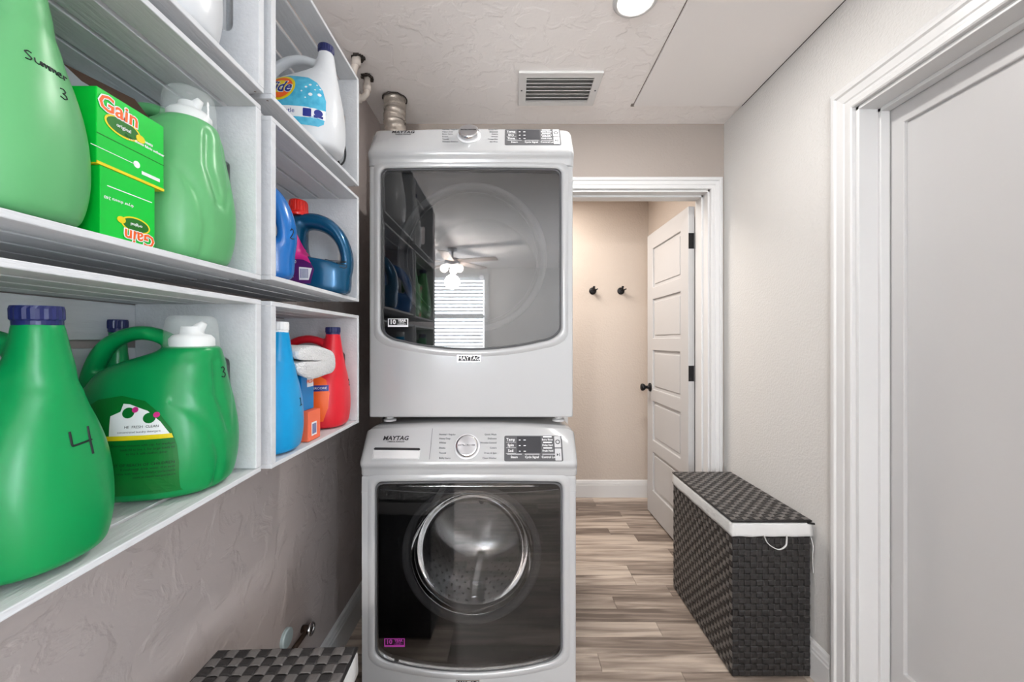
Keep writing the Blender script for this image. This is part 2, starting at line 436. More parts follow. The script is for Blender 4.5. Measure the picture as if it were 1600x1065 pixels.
WX0, WX1, WZ0, WZ1 = -1.30, -.42, 1.02, 2.28
struct('wall_rear', plate(rect(-2.7, 2.5, 0, ZC), [rect(WX0, WX1, WZ0, WZ1)], .1, frame((0, YR, 0), (1, 0, 0), (0, 0, 1))), M_ROOM)
wn = bpy.data.objects.new('window_1', None); COL.objects.link(wn); wn['kind'] = 'structure'; MW[wn.name] = Matrix()
F_R = frame((0, YR+.02, 0), (1, 0, 0), (0, 0, 1))
obj('window_frame', plate(rect(WX0-.06, WX1+.06, WZ0-.06, WZ1+.06), [rect(WX0+.02, WX1-.02, WZ0+.02, (WZ0+WZ1)/2-.02), rect(WX0+.02, WX1-.02, (WZ0+WZ1)/2+.02, WZ1-.02)], .05, F_R), M_TRIM, wn)
obj('window_pane', bx(WX0, WX1, YR-.06, YR-.055, WZ0, WZ1), M_PANE, wn)
nsl = 22
bl = bx(WX0+.03, WX1-.03, -.022, .022, -.0015, .0015); bl.transform(Matrix.Rotation(R(28), 4, 'X')); blm = bpy.data.meshes.new('blind_slat'); bl.to_mesh(blm); bl.free(); blm.materials.append(M_BLIND)
for k in range(nsl):
    o = bpy.data.objects.new('blind_slat', blm); COL.objects.link(o); o.parent = wn; o.location = (0, YR+.045, WZ0+.05+k*(WZ1-WZ0-.1)/(nsl-1))
# baseboards
BPROF = [(0, 0), (.016, 0), (.016, .098), (.0135, .104), (.0135, .112), (.011, .118), (.0085, .130), (.003, .137), (0, .138)]
def baseboard(name, A, B, n):
    A, B, n = Vector(A), Vector(B), Vector(n); bm = newbm()
    a = [bm.verts.new(A+n*p[0]+Vector((0, 0, p[1]))) for p in BPROF]; b = [bm.verts.new(B+n*p[0]+Vector((0, 0, p[1]))) for p in BPROF]
    for i in range(len(a)-1): bm.faces.new((a[i], a[i+1], b[i+1], b[i]))
    bm.faces.new(a); bm.faces.new(b[::-1]); bmesh.ops.recalc_face_normals(bm, faces=bm.faces[:])
    struct(name, bm, M_TRIM)
baseboard('baseboard_left', (XL, Y0, 0), (XL, YB, 0), (1, 0, 0))
baseboard('baseboard_right', (XR, DY1+.092, 0), (XR, YB-.018, 0), (-1, 0, 0))
baseboard('baseboard_hall', (XL, YF, 0), (1.103, YF, 0), (0, -1, 0))
baseboard('baseboard_back', (XL+.018, YB, 0), (BX0-.07, YB, 0), (0, -1, 0))
# closet door in the right wall
CPROF = [(0, 0), (0, .012), (.004, .015), (.018, .015), (.022, .011), (.030, .011), (.034, .014), (.058, .016), (.063, .0215), (.074, .0215), (.078, .018), (.086, .016), (.092, .010), (.092, 0)]
d2 = empty('door_2', (XR, DY1, 0)); d2['kind'] = 'structure'
bm = newbm(); casing(bm, DY0, DY1, DZ, CPROF, lambda s, z, h: Vector((XR-h, s, z)))
obj('door_casing', bm, M_TRIM, d2)
bm = newbm(); box(bm, XR, XR+.14, DY1-.012, DY1, 0, DZ); box(bm, XR, XR+.14, DY0, DY0+.012, 0, DZ); box(bm, XR, XR+.14, DY0, DY1, DZ-.012, DZ)
obj('door_jamb', bm, M_TRIM, d2, bev=.0015)
bm = newbm(); sx = XR+.062
box(bm, sx, sx+.03, DY1-.022, DY1-.010, 0, DZ-.01); box(bm, sx, sx+.03, DY0+.010, DY0+.022, 0, DZ-.01); box(bm, sx, sx+.03, DY0+.01, DY1-.01, DZ-.024, DZ-.012)
obj('door_stop', bm, M_TRIM, d2, bev=.001)
DX = XR+.095
p1 = px_plane(1413, 190, (DX+.001, 0, 0), (1, 0, 0)); pb = px_plane(1410, 1050, (DX+.001, 0, 0), (1, 0, 0))
Fd = frame((DX, 0, 0), (0, 1, 0), (0, 0, 1))
hole = rect(DY0+.125, p1.y, pb.z, p1.z)
bm = plate(rect(DY0+.014, DY1-.014, .008, DZ-.016), [hole], .035, Fd)
obj('door_frame_board', bm, M_DOOR, d2, bev=.004, seg=2)
obj('door_panel', bx(DX+.011, DX+.026, DY0+.1, p1.y+.02, pb.z-.02, p1.z+.02), M_DOOR, d2)
# doorway in the back wall with its open five-panel door
d1 = empty('door_1', (BX1, YB, 0)); d1['kind'] = 'structure'
CP2 = [(w_*.065/.092, h_) for w_, h_ in CPROF]
bm = newbm(); casing(bm, BX0, BX1, BZ, CP2, lambda s, z, h: Vector((s, YB-h, z))); casing(bm, BX0, BX1, BZ, CP2, lambda s, z, h: Vector((s, BY2+h, z)))
obj('door_casing', bm, M_TRIM, d1)
bm = newbm(); box(bm, BX1-.012, BX1, YB, BY2, 0, BZ); box(bm, BX0, BX0+.012, YB, BY2, 0, BZ); box(bm, BX0, BX1, YB, BY2, BZ-.012, BZ)
obj('door_jamb', bm, M_TRIM, d1, bev=.0015)
bm = newbm(); box(bm, BX1-.022, BX1-.010, YB+.05, YB+.095, 0, BZ-.01); box(bm, BX0+.010, BX0+.022, YB+.05, YB+.095, 0, BZ-.01); box(bm, BX0, BX1, YB+.05, YB+.095, BZ-.022, BZ-.01)
obj('door_stop', bm, M_TRIM, d1, bev=.001)
hx, hy = 1.022, BY2+.012; ang = math.atan2(2.906-hy, 1.000-hx+.012)
leaf = empty('door_leaf', (hx-.008, hy, 0), ang, d1)
Fl = frame((0, 0, 0), (1, 0, 0), (0, 0, 1))       # local: x along the leaf, z up, front face towards +y (the camera side is -X)
LW = .655; TH = .037; DT = 2.035
rails = [(px_plane(1041, a, (1.01, 0, 0), (1, 0, 0)).z, px_plane(1041, b, (1.01, 0, 0), (1, 0, 0)).z) for a, b in ((369, 440), (458, 518.5), (547, 608), (635, 696), (721, 776))]
tops = DT-.115; bot = .19; gap = .085; ph = (tops-bot-4*gap)/5
holes = [rect(.105, LW-.105, bot+i*(ph+gap), bot+i*(ph+gap)+ph) for i in range(5)]
bm = plate(rect(0, LW, .012, DT), holes, TH, frame((0, TH, 0), (1, 0, 0), (0, 0, 1)))
# local y: 0 .. TH ; the leaf's far side is y<0
MW[leaf.name] = Matrix.Translation((hx-.008, hy, 0)) @ Matrix.Rotation(ang, 4, 'Z')
bm.transform(Matrix.Translation((0, -TH, 0)))
obj('door_frame_board', bm, M_DOOR, leaf, local=True, bev=.004)
for h_ in holes:
    x0, x1 = h_[0][0], h_[1][0]; z0, z1 = h_[0][1], h_[2][1]
    b = bx(x0-.01, x1+.01, -TH+.012, -.012, z0-.01, z1+.01)
    obj('door_panel', b, M_DOOR, leaf, local=True)
    b = bx(x0+.022, x1-.022, -TH+.006, -.006, z0+.022, z1-.022)
    obj('raised_field', b, M_DOOR, leaf, local=True, bev=.004)
kz = .925
for s in (1,):
    bm = newbm(); lathe(bm, [(.031, 0), (.031, .006), (.026, .010), (.012, .013), (.011, .034), (.022, .043), (.027, .056), (.024, .066), (.013, .070)], 24,
        Matrix.Translation((LW-.06, 0, kz)) @ Matrix.Rotation(R(-90), 4, 'X'))
    obj('door_knob', bm, M_BLKMETAL, leaf, local=True, smooth=True)
for hz in (1.26-(375-532)/F*2.25, 1.26-(583-532)/F*2.25, .24):
    bm = newbm(); box(bm, -.0015, 0, -TH+.004, -.002, hz-.045, hz+.045); box(bm, -.003, .0, -.002, -.001, hz-.045, hz+.045)
    tube(bm, [(-.008, -TH-.004+.0, hz-.046), (-.008, -TH-.004, hz+.046)], .007, 10)
    for q in (-.03, 0, .03): tube(bm, [(-.0025, -TH*.5+.004*(1 if q else -1), hz+q), (-.0005, -TH*.5+.004*(1 if q else -1), hz+q)], .003, 8)
    obj('hinge', bm, M_BLKMETAL, leaf, local=True)
# coat hooks on the hall wall
hk = empty('coat_hook', (px_plane(926, 454, (0, YF, 0), (0, 1, 0)).x, YF, px_plane(926, 454, (0, YF, 0), (0, 1, 0)).z),
           label='small black coat hook on the hall wall beyond the doorway, left of the pair', cat='hook', group='black coat hooks on the hall wall')
Mh = Matrix.Rotation(R(90), 4, 'X')
bm = newbm(); lathe(bm, [(.029, 0), (.029, .004), (.024, .009), (.010, .012)], 24, Mh); obj('mounting_plate', bm, M_BLKMETAL, hk, local=True, smooth=True)
bm = newbm(); tube(bm, [(0, -.008, .004), (0, -.03, .002), (.0, -.05, .012), (0, -.056, .022)], [.008, .007, .006, .006], 10); lathe(bm, [(.003, -.008), (.009, -.004), (.0105, 0), (.008, .006), (.003, .008)], 12, Matrix.Translation((0, -.057, .025)))
tube(bm, [(0, -.02, .0), (.02, -.035, .006), (.034, -.04, .014)], [.006, .005, .005], 8)
tube(bm, [(0, -.02, -.003), (0, -.04, -.014), (0, -.048, -.016)], [.006, .005, .006], 8)
obj('prong', bm, M_BLKMETAL, hk, local=True, smooth=True)
h2 = copy_tree(hk); h2.location.x = px_plane(970, 454, (0, YF, 0), (0, 1, 0)).x
h2['label'] = 'small black coat hook on the hall wall, right one nearest the open white door'
# ceiling vent
vt = empty('ceiling_vent', (.215, 1.81, ZC), label='white louvred air vent in the textured ceiling above the doorway', cat='vent')
vx0, vx1, vy0, vy1 = .030, .396, 1.687, 1.925
obj('vent_frame', plate(rect(vx0, vx1, vy0, vy1), [rect(vx0+.035, vx1-.035, vy0+.035, vy1-.028)], -.012, frame((0, 0, ZC), (1, 0, 0), (0, 1, 0))), M_VENT, vt, bev=.003)
obj('duct_box', bx(vx0+.03, vx1-.03, vy0+.03, vy1-.024, ZC-.0015, ZC-.0005), mat('duct_grey', (.30, .295, .29), .8), vt)
for k in range(7):
    y = vy0+.047+k*(vy1-vy0-.085)/6
    b = bx(vx0+.034, vx1-.034, -.0095, .0095, -.0008, .0008); b.transform(Matrix.Translation((0, y, ZC-.0085)) @ Matrix.Rotation(R(34), 4, 'X'))
    obj('louvre', b, M_VENT, vt)
for x in (vx0+.014, vx1-.014):
    bm = newbm(); lathe(bm, [(.004, 0), (.004, .001), (.002, .002)], 10, Matrix.Translation((x, (vy0+vy1)/2, ZC-.012)) @ Matrix.Rotation(PI, 4, 'X')); obj('screw', bm, M_GREYPL, vt)
# recessed lights
def downlight(loc, r, label):
    t = empty('recessed_light', loc, label=label, cat='ceiling light')
    bm = newbm(); lathe(bm, [(r+.018, .0), (r+.018, -.004), (r+.006, -.010), (r, -.008), (r, .0)], 40, Matrix.Translation(loc), axis_cap=False); obj('trim_ring', bm, M_TRIM, t, smooth=True)
    bm = newbm(); lathe(bm, [(r, -.004), (r*.9, -.0085), (r*.5, -.0115), (.002, -.012)], 40, Matrix.Translation(loc), axis_cap=False); obj('diffuser', bm, M_LAMP, t, smooth=True)
    return t
downlight(CAN, .058, 'glowing round recessed light in the ceiling above the appliances')
# dryer duct, pipes
dx, dy = -.562, 1.885
bm = newbm(); pts = []; rs = []
for k in range(60):
    z = 1.90+(ZC-1.90)*k/59; pts.append((dx+.004*math.sin(k*.5), dy, z)); rs.append(.047+.0035*math.sin(k*2.1)+.002*random.random())
tube(bm, pts, rs, 28)
vd = empty('vent_duct', (dx, dy, 1.9), label='silver flexible dryer vent duct wrapped in tape rising to the ceiling', cat='duct')
obj('duct_tube', bm, M_FOIL, vd, smooth=True)
for z in (ZC-.052, ZC-.105, ZC-.19):
    bm = newbm(); tube(bm, [(dx, dy, z-.007), (dx, dy, z+.007)], .0515, 28, cap=False); obj('tape_band', bm, M_FOIL, vd, smooth=True)
bm = newbm(); tube(bm, [(dx+.056*math.cos(a*PI/12), dy+.056*math.sin(a*PI/12), ZC-.004+.002*math.sin(a*2.3)) for a in range(24)], .003, 6, closed=True)
obj('ragged_ceiling_edge', bm, M_HOLE, vd)
for (x, y, nm) in ((-.638, 1.73, 'cream painted pipe with an elbow dropping from the ceiling, nearer the duct'), (-.642, 1.60, 'cream painted pipe bending from a ragged ceiling hole, just past the top shelf crate')):
    t = empty('water_pipe', (x, y, ZC-.1), label=nm, cat='pipe', group='cream painted pipes through the ceiling')
    el = nm.startswith('cream painted pipe with')
    pts = [(x, y, ZC+.01), (x, y, ZC-.05), (x-.003, y, ZC-.075), (x-.018, y, ZC-.092), (x-.04, y, ZC-.095), (XL-.003, y, ZC-.095)] if el else \
          [(x+.012, y+.01, ZC+.01), (x+.008, y, ZC-.03), (x, y, ZC-.05), (x-.012, y, ZC-.10), (x-.012, y, ZC-.22)]
    bm = newbm(); tube(bm, pts, .0135, 12); obj('pipe_run', bm, M_PIPE, t, smooth=True)
    bm = newbm(); q = [Vector(p) for p in pts]
    tube(bm, [q[1]+Vector((0, 0, .014)), q[1]-Vector((0, 0, .012))], .018, 12)
    if el: tube(bm, [q[4]+Vector((.012, 0, 0)), q[4]-Vector((.012, 0, 0))], .018, 12)
    obj('pipe_collar', bm, M_PIPE, t, smooth=True)
    bm = newbm()
    for k in range(14):
        a = k*2*PI/14; rr = .015+.008*random.random(); cx, cy = q[0].x+rr*math.cos(a), q[0].y+rr*math.sin(a)
        box(bm, cx-.006, cx+.006, cy-.005, cy+.005, ZC-.004-.006*random.random(), ZC+.002)
    obj('ragged_hole_edge', bm, M_HOLE, t)
# valve on the left wall above the near hamper
vv = empty('wall_valve', (XL, 1.25, .30), label='round pale metal capped valve on the left wall low behind the near hamper', cat='valve')
def vp(px, py, X): return px_plane(px, py, (X, 0, 0), (1, 0, 0))
c = vp(453, 996, -.69)
bm = newbm(); lathe(bm, [(.0, 0), (.029, 0), (.029, .008), (.026, .011), (.004, .012)], 24, Matrix.Translation((XL, c.y, c.z)) @ Matrix.Rotation(R(90), 4, 'Y')); obj('escutcheon', bm, M_TEALW, vv, smooth=False)
bm = newbm(); tube(bm, [(XL-.002, c.y+.10, c.z-.045), (XL+.03, c.y+.10, c.z-.045)], .012, 12); tube(bm, [(XL+.016, c.y+.02, c.z-.05), (XL+.016, c.y+.13, c.z-.05)], .008, 12); obj('pipe_stub', bm, mat('brass', (.05, .03, .02), .5, .5), vv, smooth=True)
bm = newbm(); tube(bm, [(XL+.03, c.y+.10+.017*math.cos(a*PI/8), c.z-.045+.017*math.sin(a*PI/8)) for a in range(16)], .005, 6, closed=True); obj('handwheel', bm, M_CHROME, vv, smooth=True)

# ================================================================ WASHER AND DRYER
AX = -.138; AW = .343
def door_outline(w, zt, zb, r=.022, sag=.026, cw=.085, ch=.05):
    p = []
    for i in range(7):
        t = R(90*i/6); p.append((w-r+r*math.cos(t), zt-r+r*math.sin(t)))
    for i in range(1, 12):                     # top edge a touch bowed
        u = 1-2*i/12; p.append((u*(w-r), zt+.003*(1-u*u)))
    for i in range(7):
        t = R(90+90*i/6); p.append((-w+r+r*math.cos(t), zt-r+r*math.sin(t)))
    for i in range(9):
        t = R(180+78*i/8); p.append((-w+cw+cw*math.cos(t), zb+sag+ch+ch*math.sin(t)))
    for i in range(1, 16):
        u = -1+2*i/16; p.append((u*(w-cw+.016), zb+sag*(abs(u)**2)))
    for i in range(9):
        t = R(282+78*i/8); p.append((w-cw+cw*math.cos(t), zb+sag+ch+ch*math.sin(t)))
    return p
def scaled(p, k):      # grow outline by k metres
    cx = 0; cz = (max(q[1] for q in p)+min(q[1] for q in p))/2
    hx_ = max(q[0] for q in p); hz_ = (max(q[1] for q in p)-min(q[1] for q in p))/2
    return [(q[0]*(hx_+k)/hx_, cz+(q[1]-cz)*(hz_+k)/hz_) for q in p]
def ring_strip(bm, A, B):
    a = [bm.verts.new(p) for p in A]; b = [bm.verts.new(p) for p in B]; n = len(a)
    for i in range(n): bm.faces.new((a[i], a[(i+1) % n], b[(i+1) % n], b[i]))
def appliance(kind, Yf, zt, zb, dw, dt, db, label, cat):
    root = empty(kind, (AX, Yf+.35, zb), label=label, cat=cat, group=None)
    fz = zb+.018
    dz0 = zt-.155
    Yp = Yf+.010                          # plane of the front panel
    # body shell
    bm = bx(AX-AW+.004, AX+AW-.004, Yp+.018, Yf+.72, fz, zt-.152)
    for f in [f for f in bm.faces if f.normal.y < -.9]: bm.faces.remove(f)
    obj('cabinet', bm, M_ENAMEL, root, bev=.004)
    obj('top_cover', bx(AX-AW+.006, AX+AW-.006, Yf+.17, Yf+.72, zt-.16, zt-.024), M_ENAMEL, root, bev=.008, seg=3)
    # front panel with door opening
    ol = [(x, z-0) for x, z in door_outline(dw, dt, db)]
    op = [(x+AX-0, z) for x, z in scaled(ol, .009)]
    Mf = frame((0, Yp+.018, 0), (1, 0, 0), (0, 0, 1))
    outer = [(AX-AW, fz), (AX+AW, fz), (AX+AW, dz0), (AX-AW, dz0)]
    ztop = max(q[1] for q in op)
    if ztop > dz0-.004: dz0 = ztop+.012; outer[2] = (AX+AW, dz0); outer[3] = (AX-AW, dz0)
    bm = plate(outer, [op], .018, Mf)
    obj('front_panel', bm, M_ENAMEL, root, bev=.006, seg=3)
    # moulded lip round the opening
    bm = newbm(); rows = []
    for k, yy in ((.030, Yp-.0003), (.022, Yp-.004), (.014, Yp-.0045), (.008, Yp-.001), (.006, Yp+.012)):
        rows.append([Vector((x+AX, yy, z)) for x, z in scaled(ol, k)])
    for A, B in zip(rows, rows[1:]): ring_strip(bm, A, B)
    bmesh.ops.remove_doubles(bm, verts=bm.verts[:], dist=1e-6); bmesh.ops.recalc_face_normals(bm, faces=bm.faces[:])
    obj('door_surround', bm, M_ENAMEL, root, smooth=True)
    # seam line between console and lower panel
    zs = zt-.208
    for s in (-1, 1):
        a, b = sorted((AX+s*(dw+.03), AX+s*(AW+.0005))); obj('panel_seam', bx(a, b, Yp-.0008, Yp+.004, zs-.0006, zs+.0006), M_SEAM, root)
    # console, swept along X with rounded shoulders
    prof = [(.20, zt-.004), (.09, zt), (.070, zt-.0015), (.058, zt-.007), (.052, zt-.014), (.002, zt-.104), (-.002, zt-.112), (-.002, zt-.119), (.002, zt-.126),
            (.006, zt-.131), (.0075, zt-.137), (.009, dz0+.002), (.010, dz0), (.03, dz0), (.20, dz0)]
    W = AW+.003; xsn = [0, .002, .006, .012, .020, .03, .045, .07]
    XS = [-W+d for d in xsn]+[-W+.07+(2*W-.14)*i/10 for i in range(1, 10)]+[W-d for d in xsn[::-1]]
    bm = newbm(); rings = []
    for x in XS:
        d = W-abs(x); r = .032
        k = r-math.sqrt(max(0, r*r-(r-d)**2)) if d < r else 0
        bow = .013*(1-(x/W)**2)
        ring = []
        for (y, z) in prof:
            t = max(0, min(1, (z-dz0)/(zt-dz0)))
            e = max(0, 1-d/.012)
            ring.append(bm.verts.new((AX+x, Yf+y+(.010*e*e if y < .1 else 0), z-k*t**3+(bow-.011 if y > .055 else 0))))
        rings.append(ring)
    for A, B in zip(rings, rings[1:]):
        for j in range(len(prof)-1): bm.faces.new((A[j], A[j+1], B[j+1], B[j]))
    bm.faces.new(rings[0]); bm.faces.new(rings[-1][::-1])
    bmesh.ops.recalc_face_normals(bm, faces=bm.faces[:])
    obj('console', bm, M_ENAMEL, root, smooth=True, bev=0)
    co = root.children[-1]; co.modifiers.new('n', 'WEIGHTED_NORMAL')
    # control face frame
    lo = Vector((AX, Yf+.002, zt-.104)); hi = Vector((AX, Yf+.052, zt-.014))
    V = (hi-lo).normalized(); U = Vector((1, 0, 0)); N = U.cross(V)
    def cp(px, py): return px_plane(px, py, lo, N)
    def Fr(p, off=.0006): return frame(Vector(p)+N*off, U, V)
    # door: glass, rim, porthole, tub
    door = empty('door', (AX, Yf, (dt+db)/2), parent=root)
    gl = [(x+AX, z) for x, z in ol]
    Mg = frame((0, Yp+.004, 0), (1, 0, 0), (0, 0, 1))
    bm = plate(gl, [], .005, Mg); obj('glass_pane', bm, M_GLASSW if kind == 'washing_machine' else M_GLASS, door)
    bm = newbm(); rows = [[Vector((x+AX, yy, z)) for x, z in scaled(ol, k)] for k, yy in ((.0055, Yp+.012), (.0055, Yp-.001), (.001, Yp-.0015), (.0005, Yp+.005))]
    for A, B in zip(rows, rows[1:]): ring_strip(bm, A, B)
    bmesh.ops.recalc_face_normals(bm, faces=bm.faces[:]); obj('door_rim', bm, M_GREYPL, door)
    return root, door, Yp, ol, cp, Fr, U, V, N, lo

def knob(root, c, Fm, r, h, Fr):
    kb = empty('control_knob', c, parent=root)
    M = Fr(c, 0)
    bm = newbm(); lathe(bm, [(r*1.12, 0), (r*1.12, .002), (r*1.0, .0035)], 40, M); obj('knob_base', bm, M_PLAST, kb)
    bm = newbm(); lathe(bm, [(r*.97, .003), (r*1.0, .005), (r*.98, h*.75), (r*.93, h*.95), (r*.86, h)], 48, M); obj('knob_ring', bm, M_CHROME, kb, smooth=True)
    bm = newbm(); lathe(bm, [(r*.84, h-.001), (r*.84, h+.0006), (r*.80, h+.0012)], 48, M); obj('knob_face', bm, M_BRUSH, kb)
    N = M.to_3x3().col[2]
    T = M.copy(); T.translation = Vector(c)+N*(h+.0014)
    obj('lettering', text_bm('EXTRA POWER', r*.215, T, bold=.0002), M_INK, kb)
def display(root, cp, Fr, x0, x1, y0, y1, U, V, dryer=False):
    a = cp(x0, (y0+y1)/2); b = cp(x1, (y0+y1)/2); t = cp((x0+x1)/2, y0); d = cp((x0+x1)/2, y1)
    c = (a+b)/2; w = (b-a).dot(U)/2; h = (t-d).dot(V)/2
    c = Vector((c.x, 0, 0)); c = (t+d)/2; c.x = (a.x+b.x)/2
    pn = empty('control_panel', c, parent=root)
    M = Fr(c, .0)
    obj('panel_face', plate(rrect(-w, w, -h, h, .005), [], .001, M), M_GREYPL, pn)
    M1 = Fr(c, .0011)
    obj('screen', plate(rect(-w*.56, w*.26, -h*.36, h*.93), [], .0003, M1), M_SCREEN, pn)
    for k, (z0, z1) in enumerate(((.06, .95), (-.95, -.02))):
        obj('key', plate(rrect(w*.73, w*.95, h*z0, h*z1, .002), [], .0012, M1), M_KEY, pn, bev=.0003)
    M2 = Fr(c, .0016); bm = newbm()
    lab = []
    names = ('Temp', 'Dry', 'Time') if dryer else ('Temp', 'Spin', 'Soil')
    for k, s in enumerate(names): lab.append(text_bm(s, h*.30, M2 @ Matrix.Translation((-w*.78, h*(.68-.44*k), 0)), bold=.00015))
    for k, s in enumerate(('Steam', 'Cycle Signal', 'Control Lock')): lab.append(text_bm(s, h*.25, M2 @ Matrix.Translation((-w*.66+k*w*.60, -h*.68, 0)), bold=.0001, sx=.9))
    for k, s in enumerate(('Extra Rinse', 'Delay Start', 'Fresh Hold')): lab.append(text_bm(s, h*.22, M2 @ Matrix.Translation((w*.49, h*(.68-.44*k), 0)), bold=.0001, sx=.85))
    for k in range(3):
        lab.append(plate(rect(-w*.94, -w*.60, h*(.47-.44*k), h*(.49-.44*k)), [], .0002, M2))
        lab.append(plate(rect(w*.34, w*.64, h*(.86-.44*k), h*(.95-.44*k)), [], .0002, M2))
        lab.append(plate(rect(-w*.90+k*w*.60, -w*.40+k*w*.60, -h*.47, -h*.44), [], .0002, M2))
        lab.append(plate(rect(-w*.50, -w*.44, h*(.62-.44*k), h*(.68-.44*k)), [], .0002, M2))
        lab.append(plate(rect(-w*.34, -w*.26, h*(.62-.44*k), h*(.68-.44*k)), [], .0002, M2))
    obj('lettering', join(*lab), M_WINK, pn)
    g = [plate(circ(w*.84, h*.5, h*.18, 16), [circ(w*.84, h*.5, h*.12, 16)], .0002, Fr(c, .0025)),
         plate([(w*.79, -h*.38), (w*.79, -h*.62), (w*.85, -h*.5)], [], .0002, Fr(c, .0025)), plate(rect(w*.87, w*.89, -h*.62, -h*.38), [], .0002, Fr(c, .0025))]
    obj('key_symbol', join(*g), M_INK, pn)

def labels_round_knob(root, cp, Fr, kx, ky, left, right, lx, rx, ys, size, V):
    L = []
    for s, y in zip(left, ys):
        p = cp(lx, y); L.append(text_bm(s, size, Fr(p), align='LEFT', bold=.00008))
    for s, y in zip(right, ys):
        p = cp(rx, y); L.append(text_bm(s, size, Fr(p), align='RIGHT', bold=.00008))
    obj('cycle_lettering', join(*L), M_GINK, root)
    L = []
    for y in ys:
        for a, b in ((lx+26, kx-22), (kx+24, rx-22)):
            p = cp(a, y); q = cp(b, y)
            L.append(plate(rect(0, max(.004, (q-p).x), -.0002, .0002), [], .0001, Fr(p)))
    obj('cycle_lines', join(*L), mat('pale_ink', (.45, .45, .45), .5), root)

def badge(root, c, w, h, size, Fm):
    b = empty('brand_badge', c, parent=root)
    obj('badge_plate', plate(rrect(-w, w, -h, h, .001), [], .002, Fm), M_CHROME, b)
    M = Fm @ Matrix.Translation((0, 0, .0021))
    obj('badge_field', plate(rect(-w*.95, w*.95, -h*.8, h*.8), [], .0003, M), M_INK, b)
    obj('lettering', text_bm('MAYTAG', size, M @ Matrix.Translation((0, 0, .0005)), bold=.0004), M_WINK, b)

def ten_year(root, c, s, Yp, m1, m2):
    st = empty('warranty_sticker', c, parent=root)
    M = frame(c, (1, 0, 0), (0, 0, 1))
    obj('sticker_base', plate(rect(-.034*s, .034*s, -.014*s, .014*s), [rect(-.031*s, .031*s, -.008*s, .012*s)], .0003, M), m1, st)
    obj('lettering', join(text_bm('10', .021*s, M @ Matrix.Translation((-.018*s, .002*s, 0)), bold=.0006),
                          text_bm('YEAR', .011*s, M @ Matrix.Translation((.013*s, .0065*s, 0)), bold=.0004),
                          text_bm('LIMITED', .0052*s, M @ Matrix.Translation((.012*s, -.0005*s, 0))),
                          text_bm('WARRANTY', .0052*s, M @ Matrix.Translation((.012*s, -.0052*s, 0)))), m2, st)
def feet(root, zb, y0, y1):
    for x in (AX-AW+.06, AX+AW-.045):
        for y in (y0, y1):
            bm = newbm(); lathe(bm, [(.021, zb), (.021, zb+.006), (.012, zb+.009), (.010, zb+.028)], 18, Matrix.Translation((x, y, 0))); obj('levelling_foot', bm, M_RUBBER, root, smooth=False)

FY = lambda Y: frame((0, Y, 0), (1, 0, 0), (0, 0, 1))
# ---- washer
WZT = .985; WY = 1.245
wo, wdoor, wYp, wol, cp, Fr, U, V, N, lo = appliance('washing_machine', WY, WZT, 0, .2925, .803, .2095,
    'white front-loading washing machine standing on the floor beneath the dryer', 'washing machine')
feet(wo, .0, WY+.06, WY+.66)
kc = cp(730, 697); knob(wo, kc, None, .0365, .017, Fr)
display(wo, cp, Fr, 788, 879, 680, 720, U, V)
obj('lettering', join(text_bm('MAYTAG', .0195, Fr(cp(618.5, 684)), shear=.15, bold=.0005, sx=1.05), text_bm('COMMERCIAL TECHNOLOGY', .0052, Fr(cp(618.5, 689.3)), bold=.0001, sx=.82)), M_INK, wo)
labels_round_knob(wo, cp, Fr, 730, 697, ('Normal / Regular', 'Heavy Duty', 'Whites', 'Sheets', 'Towels', 'Bulky Items'),
    ('Quick Wash', 'Delicates', 'Wrinkle Control', 'Colors', 'Drain & Spin', 'Clean Washer'), 686, 776, (678, 684.5, 691, 699, 707, 715), .0078, V)
p = cp(620, 708); dr = empty('detergent_drawer', p, parent=wo)
a = cp(584, 701).x-p.x; b = cp(657, 701).x-p.x; h0 = (cp(620, 700)-p).dot(V); h1 = (cp(620, 717)-p).dot(V)
obj('drawer_slot', plate([(a, h0), (a+.003, h0-.004), (b-.003, h0-.006), (b, h0-.002), (b-.004, h0+.0015), (a+.004, h0+.0035)], [], .0008, Fr(p)), M_INK, dr)
bm = newbm(); M = Fr(p, 0)
q = [bm.verts.new(M @ Vector(v)) for v in ((a, h0-.005, .0004), (b, h0-.005, .0004), (b, h1, .0012), (a, h1, .0012), (a+.004, h0-.009, .0002), (b-.004, h0-.009, .0002), (b-.004, h1+.004, .0045), (a+.004, h1+.004, .0045))]
for f in ((4, 5, 6, 7), (0, 1, 5, 4), (1, 2, 6, 5), (2, 3, 7, 6), (3, 0, 4, 7)): bm.faces.new([q[i] for i in f])
bmesh.ops.recalc_face_normals(bm, faces=bm.faces[:]); obj('drawer_grip', bm, mat('grip_grey', (.62, .62, .62), .35), dr)
xs_ = cp(673, 697).x
obj('drawer_seam', plate(rect(-.0006, .0006, -.048, .052), [], .0004, Fr((xs_, lo.y+.025, lo.z+.045), .0002)), M_GINK, dr)
